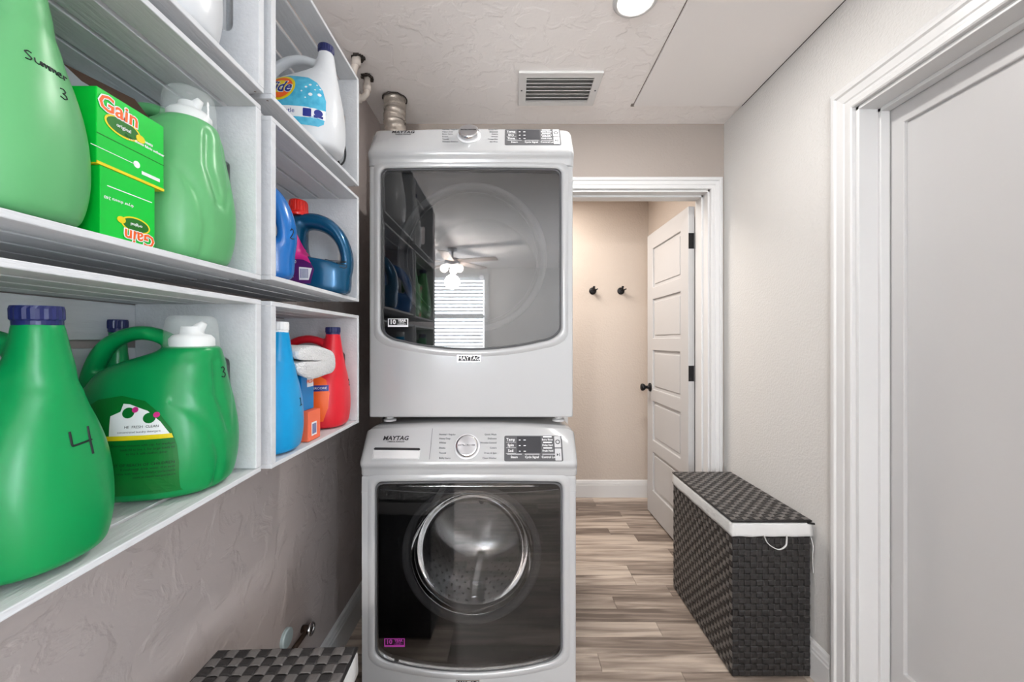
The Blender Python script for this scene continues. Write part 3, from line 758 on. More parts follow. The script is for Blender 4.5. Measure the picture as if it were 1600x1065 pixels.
# handle recess along the top of the washer door
bm = newbm(); n = 24; A = []; B = []
for i in range(n+1):
    u = -1+2*i/n; x = AX+.002+u*.228; A.append(Vector((x, wYp+.0032, .7955))); B.append(Vector((x, wYp+.0032, .7945-.010*(1-u*u))))
for i in range(n):
    f = [bm.verts.new(v) for v in (A[i], A[i+1], B[i+1], B[i])]; bm.faces.new(f)
obj('handle_recess', bm, M_INK, wdoor)
bm = newbm(); tube(bm, [(AX-.228+.456*i/16, wYp+.002, .7965-.0005*(1-(2*i/16-1)**2)) for i in range(17)], .0021, 8); obj('handle_edge', bm, M_CHROME, wdoor, smooth=True)
bm = newbm(); tube(bm, [(AX+.002+(-1+2*i/24)*.285, wYp+.002, .786-.014*(1-(-1+2*i/24)**2)) for i in range(25)], .0012, 6); obj('handle_lip', bm, M_GREYPL, wdoor, smooth=True)
# ---- dryer
DYf = 1.312; DZB = .985; DZT = 2.004
do, ddoor, dYp, dol, cp2, Fr2, U2, V2, N2, lo2 = appliance('clothes_dryer', DYf, DZT, DZB, .297, 1.832, 1.237,
    'white front-loading dryer stacked on top of the washing machine', 'dryer')
feet(do, DZB, DYf+.045, DYf+.64)
kc = cp2(733, 212); knob(do, kc, None, .0355, .022, Fr2)
display(do, cp2, Fr2, 789, 876, 202, 226, U2, V2, True)
obj('lettering', join(text_bm('MAYTAG', .0185, Fr2(cp2(630, 206)), shear=.1, bold=.0004, sx=1.05), text_bm('COMMERCIAL TECHNOLOGY', .0050, Fr2(cp2(630, 209.3)), bold=.0001, sx=.82)), M_INK, do)
labels_round_knob(do, cp2, Fr2, 733, 212, ('Normal / Regular', 'Heavy Duty', 'Bulky Items', 'Sheets', 'Towels', 'Wrinkle Control'),
    ('Quick Dry', 'Delicates', 'Colors', 'Whites', 'Timed Dry', 'Air Only'), 691, 778, (202, 205.5, 209, 213, 217, 221), .0078, V2)
badge(do, px_plane(733, 559, (0, dYp, 0), (0, 1, 0)), .0395, .0115, .0185, frame(px_plane(733, 559, (0, dYp-.0005, 0), (0, 1, 0)), (1, 0, 0), (0, 0, 1)))
pb_ = px_plane(731, 1066, (0, wYp, 0), (0, 1, 0))
badge(wo, pb_, .0375, .0115, .0175, frame(pb_-Vector((0, .0005, 0)), (1, 0, 0), (0, 0, 1)))
ten_year(ddoor, px_plane(622, 503.5, (0, dYp-.0015, 0), (0, 1, 0)), 1.0, dYp, M_WINK, M_WINK)
ten_year(wdoor, px_plane(616.5, 1003, (0, wYp-.0015, 0), (0, 1, 0)), .96, wYp, M_MAGENTA, M_MAGENTA)
# ---- insides: inner liner board with the round mouth, rings, tub
def inside(door, root, Yp, ol, cx, cz, r1, r2, r3, drum):
    M = FY(Yp+.030)
    obj('inner_liner', plate([(x+AX, z) for x, z in scaled(ol, .004)], [circ(cx, cz, r1, 64)], .003, M), M_BLACK, door)
    prof = [(r1+.006, .0), (r1+.004, -.006), (r1-.004, -.008), (r1-.012, -.004), (r1-.016, .004)]
    Mr = Matrix.Translation((cx, Yp+.028, cz)) @ Matrix.Rotation(R(-90), 4, 'X')
    bm = newbm(); lathe(bm, prof, 72, Mr, axis_cap=False); obj('porthole_ring', bm, M_GREYPL if drum else M_RING, door, smooth=True)
    bm = newbm(); lathe(bm, [(r2, .0), (r2+.0015, -.003), (r2+.003, 0)], 72, Mr, axis_cap=False); obj('inner_ring', bm, M_CHROME if drum else M_RING, door, smooth=True)
    bm = newbm(); lathe(bm, [(r1-.016, .004), (r2+.02, .03), (r2+.01, .06)], 64, Mr, axis_cap=False); obj('door_gasket', bm, M_GASKET, root, smooth=True)
    bm = newbm(); pr = [(r2+.012, .055)]+[(r3+.002*(k % 2), .06+k*.011) for k in range(30)]+[(r3*.97, .40), (r3*.6, .41), (r3*.25, .415), (.01, .415)]
    lathe(bm, pr, 64, Mr, axis_cap=False); obj('drum', bm, M_STEEL if drum else mat('grey_drum', (.10, .10, .105), .45, .3), root, smooth=True)
    if drum:
        bm = newbm()
        for k in range(3):
            a = R(90+120*k); c_ = Vector((math.cos(a), math.sin(a), 0)); t = Vector((-math.sin(a), math.cos(a), 0))
            v = []
            for z_ in (.08, .38):
                for s, hgt in ((-.03, 0), (-.012, .045), (.012, .045), (.03, 0)): v.append(bm.verts.new(Mr @ (c_*(r3-.001-hgt)+t*s+Vector((0, 0, z_)))))
            for j in range(3): bm.faces.new((v[j], v[j+1], v[j+5], v[j+4]))
            bm.faces.new(v[:4]); bm.faces.new(v[4:])
        bmesh.ops.recalc_face_normals(bm, faces=bm.faces[:]); obj('drum_lifter', bm, M_STEEL, root, bev=.006)
        bm = newbm()
        for row in range(9):
            for k in range(46):
                a = 2*PI*(k+.5*(row % 2))/46; z_ = .09+row*.033
                if .0 < 1: lathe(bm, [(.0045, 0), (.001, .001)], 6, Mr @ Matrix.Rotation(a, 4, 'Z') @ Matrix.Translation((r3-.0012, 0, z_)) @ Matrix.Rotation(R(-90), 4, 'Y'), axis_cap=True)
        o = obj('drum_holes', bm, M_INK, root); o['kind'] = 'stuff'
        # glass bowl
        bm = newbm(); lathe(bm, [(r2, -.002), (r2*.97, .03), (r2*.86, .07), (r2*.7, .085), (r2*.3, .092), (.004, .093)], 64, Mr, axis_cap=False)
        obj('glass_bowl', bm, M_PANE, door, smooth=True)
cw = px_plane(737, 862, (0, wYp+.03, 0), (0, 1, 0)); inside(wdoor, wo, wYp, wol, cw.x, cw.z-.004, .222, .196, .235, True)
cd = px_plane(738, 402, (0, dYp+.03, 0), (0, 1, 0)); inside(ddoor, do, dYp, dol, cd.x, cd.z, .252, .222, .25, False)
# black power cord hanging between the appliances and the wall
pc = [vp(570, 545, -.60), vp(566, 575, -.60), vp(573, 600, -.6), vp(560, 618, -.62), vp(556, 650, -.64), vp(566, 676, -.60)]
bm = newbm(); tube(bm, [Vector((-.53-.012*math.sin(k*.9), 1.62+.004*k, 1.32-.045*k)) for k in range(22)], .005, 8)
tag(obj('power_cord', bm, M_CABLE, smooth=True), 'black power cord hanging beside the stacked appliances near the left wall', 'cord')

# ================================================================ CRATES
CF = -.47; CD = .232; BT = .009
def hole_stad(cx, cz, w_, h_, n=8):
    p = []
    for i in range(n+1): t = R(180*i/n); p.append((cx+w_*math.cos(t), cz+h_-w_+w_*math.sin(t)))
    for i in range(n+1): t = R(180+180*i/n); p.append((cx+w_*math.cos(t), cz-h_+w_+w_*math.sin(t)))
    return p
def make_crate(ya, yb, z0, z1, label, tilt=0):
    t = empty('wooden_crate', (CF-CD/2, (ya+yb)/2, z0), label=label, cat='crate', group='white wooden crates mounted as shelves on the left wall')
    zc = (z0+z1)/2
    xb = CF-CD
    for y in (ya, yb-.015):
        zlo = z0-(tilt*(yb-ya) if (tilt and y == ya) else 0)
        bm = plate(rect(xb+BT, CF, zlo+BT, z1-BT), [hole_stad(CF-(.048 if ya > .7 else .060), zc, .011, .053)], .015, frame((0, y+.015, 0), (1, 0, 0), (0, 0, 1)))
        obj('end_panel', bm, M_CRATE, t, bev=.0012)
    n = 4; g = .008; wd = (CD-g*(n-1))/n
    for k in range(n):
        x1 = CF-k*(wd+g); x0 = x1-wd
        for zz, lo_ in ((z1-BT, False), (z0, True)):
            bm = bx(x0, x1, ya+random.uniform(0, .001), yb-random.uniform(0, .001), zz, zz+BT)
            if lo_ and tilt:
                for v in bm.verts: v.co.z -= tilt*(yb-v.co.y)
            obj('slat', bm, M_CRATE, t, bev=.0012)
    hb = (z1-z0-2*BT-.004-3*.014)/4
    for k in range(4):
        a = z0+BT+.002+k*(hb+.014)
        obj('slat', bx(xb, xb+BT-.0005, ya+.0005, yb-.0005, a, a+hb), M_CRATE, t, bev=.0012)
    # nail heads on the front edge side of the slats
    bm = newbm()
    for y in (ya+.0075, yb-.0075):
        for k in range(n):
            x = CF-k*(wd+g)-wd/2
            for dd in (-.014, .014): lathe(bm, [(.0022, z0-.0004), (.0015, z0-.0007)], 8, Matrix.Translation((x+dd, y, -(tilt*(yb-y) if tilt else 0))))
    obj('nail_heads', bm, mat('nail', (.25, .2, .17), .5, .6) if 'nail' not in MATS else MATS['nail'], t)
    return t
zA0, zA1 = H+.114, H+.4405
zB0, zB1 = H-.2437, H+.077
zC0 = H+.468; zC1 = zC0+.322
zD0, zD1 = H+.474, H+.802
zE0, zE1 = H+.120, H+.4405
zF0, zF1 = H-.2500, H+.078
c1a, c1b = .283, .737
c2a, c2b = .7675, 1.2075
make_crate(c1a, c1b, zB0, zB1, 'near lower white crate holding dark green detergent jugs, lowest at the left', tilt=.040)
make_crate(c1a, c1b, zA0, zA1, 'near middle white crate holding light green bottles and green cartons')
make_crate(c1a+.008, c1b+.008, zC0, zC1, 'near top white crate cut off by the photo top, holding one white bottle')
make_crate(c2a, c2b, zD0, zD1, 'far top white crate just below the ceiling with a white detergent bottle')
make_crate(c2a, c2b, zE0, zE1, 'far middle white crate holding the two blue jugs, oval handhole showing')
make_crate(c2a, c2b, zF0, zF1, 'far lower white crate holding the folded towel, cyan and red bottles')

# ================================================================ JUGS
def loft_body(sections, n=36, ex=2.5):
    bm = newbm(); rings = []
    for (z, xb_, xf, ht) in sections:
        cx = (xb_+xf)/2; hx_ = (xf-xb_)/2; e = ex if hx_ > .06 else 2.1
        ring = []
        for j in range(n):
            a = 2*PI*j/n; c_, s_ = math.cos(a), math.sin(a)
            ring.append(bm.verts.new((cx+hx_*math.copysign(abs(c_)**(2/e), c_), ht*math.copysign(abs(s_)**(2/e), s_), z)))
        rings.append(ring)
    for A, B in zip(rings, rings[1:]):
        for j in range(n): bm.faces.new((A[j], A[(j+1) % n], B[(j+1) % n], B[j]))
    bm.faces.new(rings[0][::-1]); bm.faces.new(rings[-1]); return bm
def smooth_sections(S, sub=4):
    out = []
    for i in range(len(S)-1):
        p0 = S[max(i-1, 0)]; p1 = S[i]; p2 = S[i+1]; p3 = S[min(i+2, len(S)-1)]
        for k in range(sub):
            t = k/sub; out.append(tuple(.5*((2*b)+(-a+c)*t+(2*a-5*b+4*c-d)*t*t+(-a+3*b-3*c+d)*t**3) for a, b, c, d in zip(p0, p1, p2, p3)))
    out.append(S[-1]); return out
def spl(P, sub=6):
    return smooth_sections(P, sub)
def jug_mesh(name, sections, handle, hr, hry, grooves=(), voxel=.0042, it=6):
    bm = loft_body(smooth_sections(sections))
    if handle:
        pts = spl([(x, 0, z) for x, z in handle]); tube(bm, pts, hr, 14, ry=hry)
    me = bpy.data.meshes.new('t'); bm.to_mesh(me); bm.free()
    o = bpy.data.objects.new('t', me); COL.objects.link(o)
    r = o.modifiers.new('r', 'REMESH'); r.mode = 'VOXEL'; r.voxel_size = voxel
    s = o.modifiers.new('s', 'SMOOTH'); s.factor = .6; s.iterations = it
    dg = bpy.context.evaluated_depsgraph_get(); m2 = bpy.data.meshes.new_from_object(o.evaluated_get(dg)); bpy.data.objects.remove(o)
    m2.name = name
    for (line, wd, dep, side) in grooves:
        L = [(Vector(a), Vector(b)) for a, b in zip(line, line[1:])]
        for v in m2.vertices:
            if side == 'f' and v.co.x < .06: continue
            if side != 'f' and v.co.y*side < .012: continue
            p = Vector((v.co.y if side == 'f' else v.co.x, v.co.z)); best = 9
            for a, b in L:
                ab = b-a; t = max(0, min(1, (p-a).dot(ab)/ab.length_squared)); best = min(best, (p-a-ab*t).length)
            if best < wd*2.2:
                if side == 'f': v.co.x -= dep*math.exp(-(best/wd)**2)
                else: v.co.y -= side*dep*math.exp(-(best/wd)**2)
    for p in m2.polygons: p.use_smooth = True
    return m2
SEC_A = [(0, -.084, .090, .052), (.004, -.094, .100, .062), (.012, -.099, .106, .068), (.045, -.103, .111, .074), (.085, -.103, .111, .074), (.12, -.101, .108, .069), (.148, -.094, .104, .059),
         (.166, -.080, .101, .049), (.182, -.050, .099, .040), (.196, -.012, .097, .034), (.212, .034, .094, .028), (.234, .046, .091, .0225), (.264, .050, .087, .0185)]
HAN_A = [(.060, .222), (.035, .237), (.005, .245), (-.03, .241), (-.062, .222), (-.084, .190), (-.090, .15), (-.086, .12)]
GR_A = []
ME_A = jug_mesh('bottle_body', SEC_A, HAN_A, .0115, .014, GR_A)
SEC_B = [(0, -.080, .086, .056), (.004, -.090, .096, .066), (.012, -.096, .103, .072), (.045, -.101, .110, .0785), (.085, -.100, .112, .077), (.12, -.097, .108, .074), (.148, -.090, .104, .067),
         (.165, -.078, .101, .062), (.180, -.068, .099, .057), (.192, -.050, .098, .053), (.203, -.022, .096, .048), (.214, .010, .094, .042), (.222, .021, .090, .035)]
SEC_B = [(a*1.035, b, c, d) for a, b, c, d in SEC_B]
HAN_B = [(.04, .220), (.02, .240), (-.01, .250), (-.04, .245), (-.068, .224), (-.086, .185), (-.090, .15), (-.086, .12)]
GR_B = [([(-.012, .205), (-.020, .15), (-.008, .095)], .0065, .004, 'f'), ([(.020, .20), (.026, .15), (.004, .09)], .006, .0015, 'f'), ([(-.060, .15), (-.040, .105), (-.028, .055), (-.026, .008)], .0065, .004, 'f')]
ME_B = jug_mesh('bottle_body', SEC_B, HAN_B, .0115, .016, GR_B)
SEC_C = [(0, -.090, .085, .040), (.004, -.100, .095, .049), (.012, -.105, .100, .053), (.045, -.107, .104, .056), (.062, -.102, .104, .055), (.074, -.06, .104, .054), (.084, .015, .103, .052),
         (.11, .028, .099, .048), (.135, .028, .093, .042), (.155, .030, .086, .036), (.168, .032, .080, .030), (.176, .034, .077, .026)]
HAN_C = [(.055, .160), (.03, .166), (-.005, .166), (-.042, .155), (-.074, .130), (-.092, .095), (-.094, .065), (-.085, .04)]
ME_C = jug_mesh('bottle_body', SEC_C, HAN_C, .019, .032)

def make_jug(me, m, loc, rz, label, cap=None, group=None, name='detergent_bottle'):
    t = empty(name, loc, rz, label=label, cat='bottle', group=group)
    mm = me.copy(); mm.materials.clear()
    b = obj('bottle_body', mm, m, t, local=True)
    mm.materials.clear(); mm.materials.append(m)
    return t, b, bvh_of(b)
def small_cap(t, cx, z, r, h, m, ribs=True):
    bm = newbm(); n = 40; rings = []
    for (rr, zz) in ((r*.93, z-.002), (r, z), (r, z+h*.75), (r*.95, z+h), (r*.5, z+h+.0004)):
        rings.append([bm.verts.new((cx+(rr-(.0008 if (j % 2 and ribs and rr == r) else 0))*math.cos(2*PI*j/n), (rr-(.0008 if (j % 2 and ribs and rr == r) else 0))*math.sin(2*PI*j/n), zz)) for j in range(n)])
    for A, B in zip(rings, rings[1:]):
        for j in range(n): bm.faces.new((A[j], A[(j+1) % n], B[(j+1) % n], B[j]))
    bm.faces.new(rings[0][::-1]); bm.faces.new(rings[-1]); obj('cap', bm, m, t, local=True)
    bm = newbm(); lathe(bm, [(r*.86, z-.008), (r*.93, z-.006), (r*.93, z-.002), (r*.86, z-.002)], 32, Matrix.Translation((cx, 0, 0))); obj('neck_ring', bm, m, t, local=True)
def clear_cap(t, cx, z):
    M = Matrix.Translation((cx, 0, 0))
    bm = newbm(); lathe(bm, [(.0355, z-.004), (.0370, z), (.0362, z+.004), (.0352, z+.028), (.033, z+.041), (.028, z+.047), (.004, z+.048)], 40, M, axis_cap=False); obj('measuring_cap', bm, M_CLEARCAP, t, local=True, smooth=True)
    bm = newbm(); lathe(bm, [(.030, z-.004), (.030, z+.010), (.025, z+.016), (.016, z+.018), (.0145, z+.030)], 32, M, axis_cap=False)
    tube(bm, [(cx+.004, 0, z+.012), (cx+.010, 0, z+.028), (cx+.018, 0, z+.036)], [.010, .0085, .005], 12)
    obj('pour_spout', bm, M_WCAP, t, local=True, smooth=True)
X_, Y_, Z_ = Vector((1, 0, 0)), Vector((0, 1, 0)), Vector((0, 0, 1))
def front_mark(t, bvh, s, size, y, z, r=.0011, pitch=.72, V=Z_, U=Y_):
    obj('marker_number', strokes_on(bvh, s, size, (.3, y, z), U, V, -X_, r, pitch), M_MARK, t, local=True)
OX = -.581
# crate B (lower near)
fB = lambda y: zB0+BT-.040*(c1b-y)+.0015
t, b, bv = make_jug(ME_A, M_GREEN, (-.576, .430, fB(.430)+.004), 0, 'dark green detergent bottle with navy cap marked 4, nearest in the lower crate')
small_cap(t, .0685, .265, .0200, .0140, M_NAVY); front_mark(t, bv, '4', .027, -.006, .118); t.rotation_euler.x = .035
t, b, bv = make_jug(ME_B, M_GREEN, (OX+.004, .639, fB(.639)), R(10), 'dark green detergent jug with clear cap, big handle and marker 3 in the lower crate')
clear_cap(t, .0555, .231); front_mark(t, bv, '3', .016, -.004, .178, .0009); t.rotation_euler.x = .035
# printed label on its near side
side = dict(U=X_, V=Z_, D=Y_)
def lab(t, bv, name, outline, m, off=.0007, o=(0, -.3, 0)):
    obj(name, patch(bv, o, X_, Z_, Y_, outline, off), m, t, local=True)
def ltext(t, bv, s, size, x, z, m, off=.0014, **k):
    obj('lettering', text_on(bv, s, size, (x, -.3, z), X_, Z_, Y_, off, **k), m, t, local=True)
arch = [(.070, .02), (.072, .06), (.070, .085), (.064, .110), (.048, .135), (.03, .152), (.0, .160), (-.03, .155), (-.05, .14), (-.058, .12), (-.06, .06), (-.058, .02), (-.05, .016), (.072, .016)]
def dens(p, n=8):
    n = max(n, 8)
    o = []
    for i in range(len(p)):
        a, b_ = p[i], p[(i+1) % len(p)]
        for k in range(n): o.append((a[0]+(b_[0]-a[0])*k/n, a[1]+(b_[1]-a[1])*k/n))
    return o
lab(t, bv, 'label_sticker', dens(arch), M_DKLBL)
lab(t, bv, 'label_white_field', dens([(.062, .104), (.051, .122), (.035, .138), (.012, .148), (.004, .149), (.002, .138), (-.010, .132), (-.010, .104)]), M_WINK, .0010)
lab(t, bv, 'label_stripe', dens([(.066, .0975), (.064, .104), (-.055, .104), (-.055, .0975)]), M_YEL, .0010)
for (x, z) in ((.012, .136), (.038, .128)):
    lab(t, bv, 'label_icon', circ(x, z, .0075, 16), M_DKLBL, .0013); lab(t, bv, 'label_dot', circ(x+.008, z+.004, .004, 12), M_PINK, .0015)
L = [text_on(bv, s, sz, (x, -.3, z), X_, Z_, Y_, .0014, align='RIGHT') for s, sz, x, z in
     (('HE  FRESH  CLEAN', .0050, .050, .116), ('concentrated laundry detergent', .0040, .052, .109), ('Directions: measure with cap, for medium', .0044, .068, .090), ('loads fill to line 1, for large loads fill', .0044, .068, .084),
      ('to line 3, add clothes, pour', .0044, .060, .078), ('KEEP OUT OF REACH OF CHILDREN', .0056, .068, .062), ('If swallowed, drink water. If in eyes', .0044, .068, .056), ('rinse with water. Contains surfactants', .0044, .068, .050), ('store at room temperature', .0044, .068, .044))]
obj('lettering', join(*L), M_INK, t, local=True)
t = empty('detergent_bottle', (-.675, .673, zB0+BT+.001), label='slim dark green bottle with navy cap behind the big-handled jug in the lower crate', cat='bottle')
bm = newbm(); lathe(bm, [(.014, 0), (.0165, .003), (.0168, .16), (.0155, .19), (.0125, .215), (.0115, .255)], 28); obj('bottle_body', bm, M_GREEN, t, local=True, smooth=True)
small_cap(t, 0, .256, .0135, .014, M_NAVY)
# crate A (middle near)
fA = zA0+BT+.001
t, b, bv = make_jug(ME_A, M_LGREEN, (-.576, .401, fA), 0, 'light green detergent bottle with handwritten Summer 3, nearest in the middle crate')
small_cap(t, .0685, .265, .0200, .0140, M_NAVY)
obj('marker_writing', join(strokes_on(bv, 'Summer', .0095, (.3, -.018, .152), Y_, Vector((0, .0, 1)), -X_, .0006, .68), strokes_on(bv, '3', .010, (.3, .008, .130), Y_, Z_, -X_, .0006)), M_MARK, t, local=True)
t, b, bv = make_jug(ME_B, M_LGREEN, (OX+.001, .639, fA), 0, 'light green detergent jug with clear cap right of the green cartons')
clear_cap(t, .0555, .231)
def carton(loc_x, y0, y1, z0, z1, name, label, m=M_BOXG):
    t = empty(name, (loc_x, (y0+y1)/2, z0), label=label, cat='box'); return t
def gain_logo(t, fx, yc, zc, s, flip=False):
    k = -1 if flip else 1
    M = frame((fx+.0005, yc, zc), (0, k, 0), (0, 0, k))
    obj('logo_ellipse', plate(circ(.006*s, -.018*s, .021*s, 28, .010*s), [], .0003, M), M_BOXG2, t)
    obj('logo_rim', plate(circ(.006*s, -.018*s, .0235*s, 28, .0122*s), [circ(.006*s, -.018*s, .021*s, 28, .010*s)], .0002, M), M_YEL, t)
    obj('logo_leaf', plate(circ(.029*s, -.020*s, .0065*s, 14, .005*s), [], .0005, M), M_YEL, t)
    M2 = frame((fx+.0009, yc, zc), (0, k, 0), (0, 0, k)); M3 = frame((fx+.0013, yc, zc), (0, k, 0), (0, 0, k))
    obj('logo_outline', text_bm('Gain', .027*s, M2, bold=.0016*s, shear=.05), M_WINK, t)
    obj('lettering', text_bm('Gain', .027*s, M3, bold=.0003*s, shear=.05), M_ORANGE, t)
    obj('lettering', join(text_bm('original', .0065*s, frame((fx+.0013, yc+k*.006*s, zc-k*.018*s), (0, k, 0), (0, 0, k)))), M_WINK, t)
bxx = -.497
t = carton(bxx, .474, .547, fA, fA+.0887, 'detergent_carton', 'green dryer-sheet carton upside down under the open green carton')
obj('carton_body', bx(bxx-.14, bxx, .474, .547, fA, fA+.0887), M_BOXG, t, bev=.001)
gain_logo(t, bxx, .524, fA+.013, .85, True)
obj('lettering', join(plate(rect(-.015, .045, 0, .0012), [], .0003, frame((bxx+.0003, .497, fA+.066), (0, 1, 0), (0, 0, 1))),
    text_bm('dryer sheets 240', .0055, frame((bxx+.0005, .497, fA+.052), (0, -1, 0), (0, 0, -1)))), M_WINK, t)
zz = fA+.0895
t = carton(bxx, .470, .561, zz, zz+.092, 'detergent_carton', 'open green dryer-sheet carton standing on the upside-down green carton')
obj('carton_body', plate([(-.15, 0), (0, 0), (0, .092), (-.15, .092)], [], .091, frame((bxx, .561, zz), (1, 0, 0), (0, 0, 1))), M_BOXG, t, bev=.001)
obj('carton_base', bx(bxx-.149, bxx+.0006, .4702, .5608, zz-.0006, zz+.003), M_YEL, t)
obj('carton_fold', bx(bxx, bxx+.0005, .4702, .5608, zz+.036, zz+.0368), M_BOXG2, t)
gain_logo(t, bxx, .496, zz+.076, 1.0)
obj('lettering', join(text_bm('Dryer sheets fabric softener', .0050, frame((bxx+.0006, .532, zz+.050), (0, 1, 0), (0, 0, 1)), bold=.0001), text_bm('105 sheets', .0060, frame((bxx+.0006, .530, zz+.056), (0, 1, 0), (0, 0, 1)), bold=.0001),
    plate(circ(0, 0, .0045, 16), [], .0003, frame((bxx+.0003, .520, zz+.020), (0, 1, 0), (0, 0, 1))), plate(rect(0, .027, -.002, .0025), [], .0003, frame((bxx+.0003, .527, zz+.012), (0, 1, 0), (0, 0, 1))),
    plate(rect(-.01, .045, 0, .0008), [], .0003, frame((bxx+.0003, .473, zz+.019), (0, 1, 0), (0, 0, 1)))), M_WINK, t)
b_ = newbm(); vs = [b_.verts.new(v) for v in ((bxx-.010, .463, zz+.0925), (bxx-.010, .559, zz+.0925), (bxx-.030, .549, zz+.124), (bxx-.033, .463, zz+.114))]; b_.faces.new(vs)
bmesh.ops.solidify(b_, geom=b_.faces[:], thickness=.002); obj('carton_flap', b_, M_BROWN, t)
b_ = newbm(); vs = [b_.verts.new(v) for v in ((bxx-.03, .5595, zz+.092), (bxx-.12, .5595, zz+.092), (bxx-.11, .567, zz+.122), (bxx-.055, .567, zz+.122))]; b_.faces.new(vs)
bmesh.ops.solidify(b_, geom=b_.faces[:], thickness=.002); obj('carton_flap', b_, M_BOXG, t)
# crate C (top near)
fC = zC0+BT+.001
t, b, bv = make_jug(ME_A, M_WHITEPL, (OX, .612, fC), 0, 'white detergent bottle in the near top crate, top cut off by the photo')
small_cap(t, .0685, .265, .0200, .0140, M_NAVY)
# crate D (top far)
fD = zD0+BT+.001
t, b, bv = make_jug(ME_A, M_WHITEPL, (-.552, 1.022, fD), 0, 'white detergent bottle with navy cap and aqua round-logo label in the far top crate')
small_cap(t, .0685, .265, .0200, .0140, M_NAVY)
lb = [(.088, .048), (.092, .075), (.091, .108), (.083, .135), (.068, .156), (.046, .170), (.0, .176), (-.05, .165), (-.08, .10), (-.075, .045), (-.06, .040), (.078, .040)]
lab(t, bv, 'label_sticker', dens(lb, 4), M_AQUA)
lab(t, bv, 'label_white_band', dens([(.091, .058), (.0915, .082), (-.06, .086), (-.06, .058)], 6), M_WINK, .0010)
lab(t, bv, 'logo_ring', circ(-.014, .135, .037, 36), M_YEL, .0011)
lab(t, bv, 'logo_disc', circ(-.014, .135, .031, 36), M_ORANGE, .0014)
lab(t, bv, 'logo_core', circ(-.014, .137, .019, 30), M_YEL, .0017)
ltext(t, bv, 'Tide', .044, -.017, .134, M_WINK, .0019, bold=.0026, shear=.25, sx=.8)
ltext(t, bv, 'Tide', .044, -.017, .134, M_NAVYINK, .0023, bold=.0010, shear=.25, sx=.8)
ltext(t, bv, 'free & gentle', .016, -.014, .072, MATS['navy_ink'], .0014)
lab(t, bv, 'label_icon', rrect(.046, .064, .060, .080, .002), M_NAVYINK, .0013); lab(t, bv, 'label_icon', circ(.078, .072, .0085, 18), M_NAVYINK, .0013); lab(t, bv, 'label_icon', rect(.069, .087, .060, .066), M_NAVYINK, .0014)
for (x, z, r_) in ((.06, .105, .0045), (.048, .125, .003), (.056, .133, .003), (.078, .108, .004), (.068, .12, .0018), (.04, .112, .002), (.078, .124, .002), (.07, .135, .002), (.05, .095, .0018)):
    lab(t, bv, 'label_droplet', circ(x, z+.012, r_, 12), M_WINK, .0013)
# black cable in crate D
bm = newbm(); cpts = [(-.60, 1.16, fD+.004), (-.54, 1.165, fD+.004), (-.505, 1.15, fD+.010), (-.498, 1.13, fD+.030), (-.512, 1.12, fD+.060), (-.53, 1.13, fD+.090), (-.520, 1.15, fD+.112), (-.500, 1.155, fD+.105), (-.492, 1.16, fD+.075), (-.500, 1.165, fD+.045), (-.52, 1.15, fD+.02), (-.515, 1.13, fD+.006), (-.49, 1.135, fD+.006), (-.480, 1.17, fD+.006), (-.50, 1.18, fD+.006)]
tube(bm, spl(cpts, 5), .0028, 8)
tag(obj('cable', bm, M_CABLE, smooth=True), 'black looped cable behind the white bottle in the far top crate', 'cable')
# crate E (middle far): two blue jugs
fE = zE0+BT+.001
def screw_cap(t, cx, z, m):
    bm = newbm(); n = 48; rings = []
    for rr, zz in ((.034, z), (.0345, z+.005), (.030, z+.008), (.0285, z+.012), (.0275, z+.032), (.025, z+.036), (.006, z+.0365)):
        rib = .0010 if zz > z+.009 and rr > .026 else 0
        rings.append([bm.verts.new((cx+(rr-rib*(j % 2))*math.cos(2*PI*j/n), (rr-rib*(j % 2))*math.sin(2*PI*j/n), zz)) for j in range(n)])
    for A, B in zip(rings, rings[1:]):
        for j in range(n): bm.faces.new((A[j], A[(j+1) % n], B[(j+1) % n], B[j]))
    bm.faces.new(rings[0][::-1]); bm.faces.new(rings[-1]); obj('cap', bm, m, t, local=True)
t, b, bv = make_jug(ME_C, M_BLUE, (-.543, 1.093, fE), R(190), 'metallic blue detergent jug with red screw cap and marker 3 in the far middle crate')
screw_cap(t, .0555, .176, M_REDCAP); t.scale = (.85, 1, 1.2)
def labp(t, bv, name, outline, m, off=.0007):    # the side facing the room: local +y, seen with -x to the right
    obj(name, patch(bv, (0, .3, 0), -X_, Z_, -Y_, outline, off), m, t, local=True)
labp(t, bv, 'label_sticker', dens([(-.10, .02), (.0, .018), (.012, .05), (-.005, .072), (-.03, .10), (-.05, .14), (-.075, .14), (-.10, .06)], 4), M_PURPLE)
labp(t, bv, 'label_flash', dens([(-.10, .075), (-.02, .07), (.003, .062), (-.005, .072), (-.03, .10), (-.05, .138), (-.075, .138), (-.098, .10)], 4), M_PINK, .001)
labp(t, bv, 'barcode_field', dens([(-.032, .026), (-.004, .026), (.006, .052), (-.032, .054)], 3), M_WINK, .0011)
for k in range(7): labp(t, bv, 'barcode_bar', [(-.029+k*.0036, .030), (-.0272+k*.0036, .030), (-.0272+k*.0036, .050), (-.029+k*.0036, .050)], M_NAVYINK, .0014)
obj('lettering', join(text_on(bv, '100', .010, (.048, .3, .065), -X_, Z_, -Y_, .0014, bold=.0002), text_on(bv, 'ULTRA', .006, (.058, .3, .040), -X_, Z_, -Y_, .0014), text_on(bv, 'CLEAN', .006, (.058, .3, .033), -X_, Z_, -Y_, .0014)), M_WINK, t, local=True)
obj('marker_number', strokes_on(bv, '3', .017, (-.3, .040, .058), -Y_, Z_, X_, .001), M_MARK, t, local=True)
t, b, bv = make_jug(ME_C, M_BLUE2, (-.556, .832, fE), R(180), 'bright blue detergent jug marked 2, partly hidden by the crate edge')
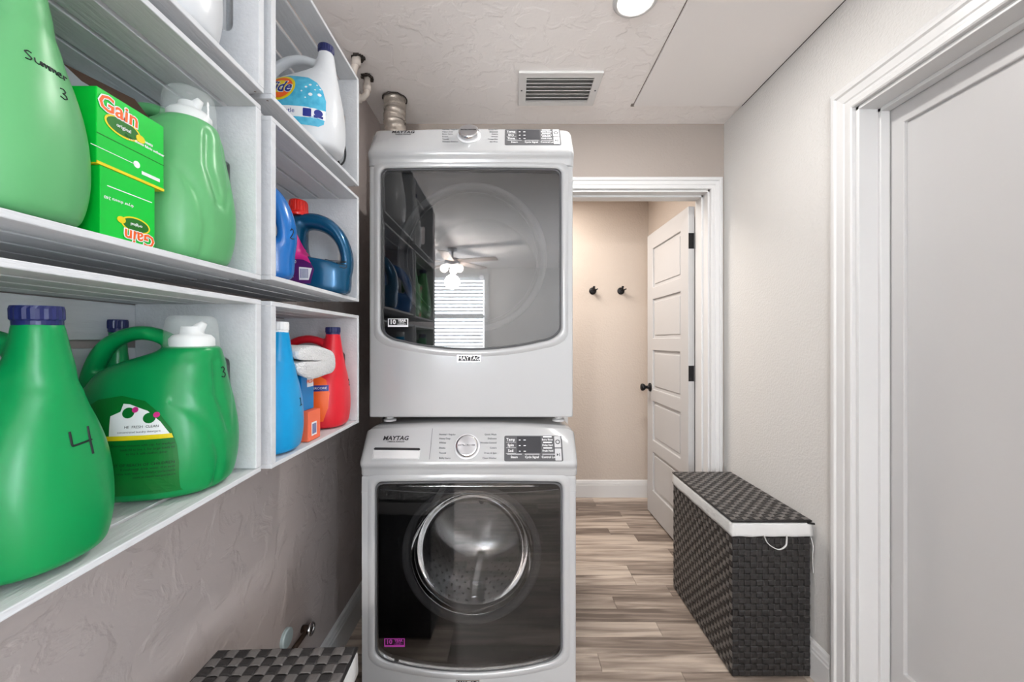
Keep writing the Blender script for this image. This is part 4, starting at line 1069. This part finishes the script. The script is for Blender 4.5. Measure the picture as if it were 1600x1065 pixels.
screw_cap(t, .0555, .176, M_REDCAP)
t.scale = (.85, .8, 1.2)
obj('marker_number', strokes_on(bv, '2', .017, (-.3, .016, .070), -Y_, Z_, X_, .001), M_MARK, t, local=True)
# crate F (lower far)
fF = zF0+BT+.001
t, b, bv = make_jug(ME_A, M_CYAN, (OX+.004, .858, fF), 0, 'cyan blue detergent bottle with white cap and marker 1 in the far lower crate')
small_cap(t, .0685, .265, .0195, .0165, M_WCAP); front_mark(t, bv, '1', .017, .006, .098, .0009)
t, b, bv = make_jug(ME_A, M_RED, (OX+.004, 1.116, fF), 0, 'red detergent bottle with navy cap and marker 2 in the far lower crate')
small_cap(t, .0685, .265, .0200, .0140, M_NAVY); front_mark(t, bv, '2', .018, .014, .112, .0009)
lab(t, bv, 'label_sticker', dens([(.070, .024), (.082, .06), (.084, .10), (.074, .135), (.05, .150), (-.05, .14), (-.05, .02)], 4), M_ORANGE)
lab(t, bv, 'label_stripe', dens([(.082, .105), (.081, .121), (-.05, .121), (-.05, .105)], 5), M_NAVYINK, .0011)
ltext(t, bv, 'POWERCORE', .0085, .052, .113, M_WINK, .0014)
# boxes and towel
t = empty('softener_box', (-.51, .95, fF), label='small orange carton with a barcode below the blue carton in the far lower crate', cat='box')
obj('carton_body', bx(-.585, -.482, .931, .989, fF, fF+.072), M_ORBOX, t, bev=.002)
fx = -.4815
obj('barcode_field', bx(fx, fx+.0004, .944, .968, fF+.012, fF+.044), M_WINK, t)
for k in range(6): obj('barcode_bar', bx(fx+.0004, fx+.0008, .9475+k*.0032, .949+k*.0032, fF+.016, fF+.040), M_NAVYINK, t)
t = empty('softener_box', (-.54, .96, fF+.073), label='blue carton between the cyan and red bottles under the white towel', cat='box')
obj('carton_body', bx(-.60, -.497, .929, .986, fF+.0725, fF+.158), M_BLBOX, t, bev=.002)
obj('carton_label', bx(-.497, -.4966, .953, .982, fF+.128, fF+.152), M_WINK, t)
obj('lettering', text_bm('FRESH', .012, frame((-.4964, .967, fF+.141), (0, 1, 0), (0, 0, 1)), bold=.0002), M_ORANGE, t)
# towel: a folded terry cloth, its fold turned out over the red bottle
def towel():
    bm = newbm(); z0 = 0
    prof = []                       # closed outline in (y, z): three plies with a rolled fold at the far end
    def arc(cy, cz, r_, a0, a1, n):
        return [(cy+r_*math.cos(R(a0+(a1-a0)*i/n)), cz+r_*math.sin(R(a0+(a1-a0)*i/n))) for i in range(n+1)]
    prof += [(-.066, .004), (-.03, .0), (.01, .0)] + arc(.035, .0185, .0185, -80, 0, 5)+arc(.035, .0305, .0185, 0, 85, 5)
    prof += [(.01, .053), (-.03, .056), (-.062, .050)] + arc(-.062, .042, .008, 90, 180, 3)
    prof += [(-.072, .032), (-.04, .0305), (.0, .032), (.022, .033), (.030, .030), (.030, .027), (.022, .024), (.0, .025), (-.04, .028), (-.072, .029), (-.075, .020)]
    N_ = 14; rings = []
    for i in range(N_+1):
        x = -.10+.118*i/N_; e = 1-.12*max(0, (i-12)/2)**2
        sagx = -.004*max(0, (i-8)/6)**2; hang = -.026 if i >= 13 else 0
        rings.append([bm.verts.new((x+.002*math.sin(100*y_+i), y_*1.22+.003*math.sin(i*.6+z_*60), .028+(z_*1.3-.028)*e+sagx+.002*math.sin(y_*55+i*.7)+(hang*max(0, 1-abs(y_+.018)/.03) if z_ < .012 else 0))) for y_, z_ in prof])
    for A, B in zip(rings, rings[1:]):
        n = len(prof)
        for j in range(n): bm.faces.new((A[j], A[(j+1) % n], B[(j+1) % n], B[j]))
    bm.faces.new(rings[0][::-1]); bm.faces.new(rings[-1]); bmesh.ops.recalc_face_normals(bm, faces=bm.faces[:]); return bm
tw = empty('folded_towel', (-.480, .962, fF+.160), R(-6), label='small folded white towel resting on the blue carton by the red bottle', cat='towel')
o = obj('towel_cloth', towel(), M_TOWEL, tw, local=True, smooth=True)
s = o.modifiers.new('s', 'SUBSURF'); s.levels = 2; s.render_levels = 2
# ================================================================ HAMPERS
HW, HL, HH = .290, .537, .545
CS = .0224
def ribbon(n, phase, lead, wv):
    """strap of n cells along +x, width along +y, weaving in z"""
    bm = newbm(); rings = []; sub = 6
    tot = n*sub
    for i in range(tot+1):
        x = i/sub; c_ = math.cos(PI*(x-.5)+PI*phase); h = .0022*math.copysign(min(1, abs(c_)*1.7), c_)
        wdt = wv/2-.0006
        rings.append([bm.verts.new((x*lead, y_, h+z_)) for y_, z_ in ((-wdt, -.0004), (-wdt*.8, .0004), (wdt*.8, .0004), (wdt, -.0004))])
    for A, B in zip(rings, rings[1:]):
        for j in range(3): bm.faces.new((A[j], B[j], B[j+1], A[j+1]))
    bmesh.ops.recalc_face_normals(bm, faces=bm.faces[:])
    for f in bm.faces:
        if f.normal.z < 0: f.normal_flip()
    me = bpy.data.meshes.new('strap'); bm.to_mesh(me); bm.free(); return me
def weave(root, M, Wd, Ht, label):
    """woven straps over the rectangle Wd x Ht in M's xy-plane"""
    nx = max(1, round(Wd/CS)); ny = max(1, round(Ht/CS)); lx = Wd/nx; ly = Ht/ny
    hm = [ribbon(nx, k, lx, ly) for k in (0, 1)]; vm = [ribbon(ny, k, ly, lx) for k in (0, 1)]
    for m_ in hm: m_.materials.append({'end': M_STRAP_E, 'side': M_STRAP_SIDE_SHEEN, 'lid': M_STRAP_LID_SHEEN}[label])
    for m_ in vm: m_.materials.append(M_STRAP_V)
    for j in range(ny):
        o = bpy.data.objects.new('strap', hm[j % 2]); COL.objects.link(o); o.parent = root; o.matrix_local = M @ Matrix.Translation((0, (j+.5)*ly, 0))
    for i in range(nx):
        o = bpy.data.objects.new('strap', vm[(i+1) % 2]); COL.objects.link(o); o.parent = root
        o.matrix_local = M @ Matrix.Translation(((i+.5)*lx, 0, 0)) @ Matrix.Rotation(R(90), 4, 'Z')
def make_hamper(loc, rz, label):
    """local: x = short side, y = long side, loop handle on the -y end"""
    t = empty('laundry_hamper', loc, rz, label=label, cat='laundry hamper', group='dark woven lidded laundry hampers')
    a, l, h = HW/2, HL/2, HH
    e = .003
    obj('basket', bx(-a+e, a-e, -l+e, l-e, .004, h+.02), M_CORE, t, local=True)
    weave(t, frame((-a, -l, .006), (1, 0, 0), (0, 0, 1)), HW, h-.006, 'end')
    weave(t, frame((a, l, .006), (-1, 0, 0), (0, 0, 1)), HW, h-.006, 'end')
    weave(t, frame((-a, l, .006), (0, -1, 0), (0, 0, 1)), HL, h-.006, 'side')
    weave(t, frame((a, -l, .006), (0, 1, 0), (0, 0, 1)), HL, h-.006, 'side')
    # cloth liner folded over the rim, slightly rumpled hem
    bm = newbm(); n = 96; rows = []
    per = []
    for (x0, y0, x1, y1) in ((-a, -l, a, -l), (a, -l, a, l), (a, l, -a, l), (-a, l, -a, -l)):
        for k in range(n//4): per.append((x0+(x1-x0)*k/(n//4), y0+(y1-y0)*k/(n//4)))
    rr = random.Random(4)
    wob = [rr.uniform(-1, 1) for _ in per]
    for (z, ex, wa) in ((h+.034, -.004, 0), (h+.034, .003, .0), (h+.028, .0045, .0004), (h+.012, .0055, .0010), (h-.004, .0060, .0012), (h-.014, .0058, .0012), (h-.015, .0030, 0)):
        row = []
        for k, (x, y) in enumerate(per):
            sx_ = math.copysign(1, x) if abs(abs(x)-a) < 1e-6 else 0; sy_ = math.copysign(1, y) if abs(abs(y)-l) < 1e-6 else 0
            d_ = ex+wa*wob[k]
            row.append(bm.verts.new((x+sx_*d_, y+sy_*d_, z+(.0012*math.sin(k*.9) if z < h else 0))))
        rows.append(row)
    for A, B in zip(rows, rows[1:]):
        for j in range(n): bm.faces.new((A[j], A[(j+1) % n], B[(j+1) % n], B[j]))
    bmesh.ops.recalc_face_normals(bm, faces=bm.faces[:]); obj('cloth_liner', bm, M_CLOTH, t, local=True, smooth=True)
    lid = empty('lid', (0, 0, 0), parent=t); MW[lid.name] = world_of(t).copy(); lid.matrix_local = Matrix()
    obj('lid_board', bx(-a-.002, a+.002, -l-.002, l+.002, h+.0345, h+.0435), M_CORE, lid, local=True, bev=.003)
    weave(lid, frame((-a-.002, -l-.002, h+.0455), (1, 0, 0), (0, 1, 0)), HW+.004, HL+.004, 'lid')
    bm = newbm(); rim = [(-a-.002, -l-.002, h+.042), (a+.002, -l-.002, h+.042), (a+.002, l+.002, h+.042), (-a-.002, l+.002, h+.042)]
    tube(bm, rim, .0045, 8, closed=True); obj('lid_rim', bm, M_STRAP_V, lid, local=True, smooth=True)
    # loop handle
    bm = newbm(); pts = spl([(-.032, -l-.006, h-.008), (-.022, -l-.010, h-.034), (.0, -l-.012, h-.052), (.022, -l-.014, h-.058), (.045, -l-.012, h-.046), (.052, -l-.008, h-.028), (.054, -l-.006, h-.006)], 6)
    tube(bm, pts, .0045, 8, ry=.0016); obj('loop_handle', bm, M_CLOTH, t, local=True, smooth=True)
    return t
hR = make_hamper((.826+HW/2, 1.472+HL/2, 0), 0, 'dark woven hamper with white liner standing by the right wall near the doorway')
# liner drawstring hanging on the wall side
bm = newbm(); l = HL/2; a = HW/2
tube(bm, spl([(a+.004, -l+.01, HH-.004), (a+.010, -l-.002, HH-.05), (a+.012, -l+.004, HH-.10), (a+.014, -l+.002, HH-.155)], 5), .0018, 6)
obj('drawstring', bm, M_CLOTH, hR, local=True, smooth=True)
bm = newbm(); tube(bm, [(a-.012, -l-.004, HH+.036), (a+.012, -l-.006, HH+.033)], .004, 8); obj('lid_toggle', bm, M_BLACK, hR, local=True)
hL = copy_tree(hR)
for c_ in list(hL.children):
    if c_.name.startswith(('drawstring', 'lid_toggle', 'loop_handle')): bpy.data.objects.remove(c_)
hL.location = (-.478, .853-HL/2, 0); hL.rotation_euler.z = R(2.0)
hL['label'] = 'dark woven hamper lid cut off at the photo bottom, below the lower left crates'

# ================================================================ ceiling fan with lamps in the room behind the camera
fn = empty('ceiling_fan', (-.75, -2.3, ZC), label='ceiling fan with lit lamps in the room behind, reflected in the dryer door', cat='ceiling fan')
bm = newbm(); lathe(bm, [(.06, 0), (.06, -.03), (.015, -.04), (.015, -.12), (.09, -.13), (.10, -.20), (.05, -.23)], 24, Matrix.Translation((-.75, -2.3, ZC))); obj('motor_housing', bm, M_BRUSH, fn, smooth=True)
for k in range(5):
    b = bx(.10, .60, -.06, .06, -.17, -.163); b.transform(Matrix.Translation((-.75, -2.3, ZC)) @ Matrix.Rotation(2*PI*k/5+.3, 4, 'Z') @ Matrix.Rotation(R(8), 4, 'X')); obj('fan_blade', b, M_FAN, fn)
for k in range(3):
    a_ = 2*PI*k/3+.5; c_ = Vector((-.75+.11*math.cos(a_), -2.3+.11*math.sin(a_), ZC-.26))
    bm = newbm(); bmesh.ops.create_uvsphere(bm, u_segments=16, v_segments=10, radius=.05, matrix=Matrix.Translation(c_)); obj('lamp_bulb', bm, mat('bulb_glow', (1, 1, 1), .5, emit=(1, .9, .78), estr=14) if 'bulb_glow' not in MATS else MATS['bulb_glow'], fn, smooth=True)
lamp('fan_lamp', (-.75, -2.3, ZC-.42), 65, .09, (1, .95, .90), kind='POINT')
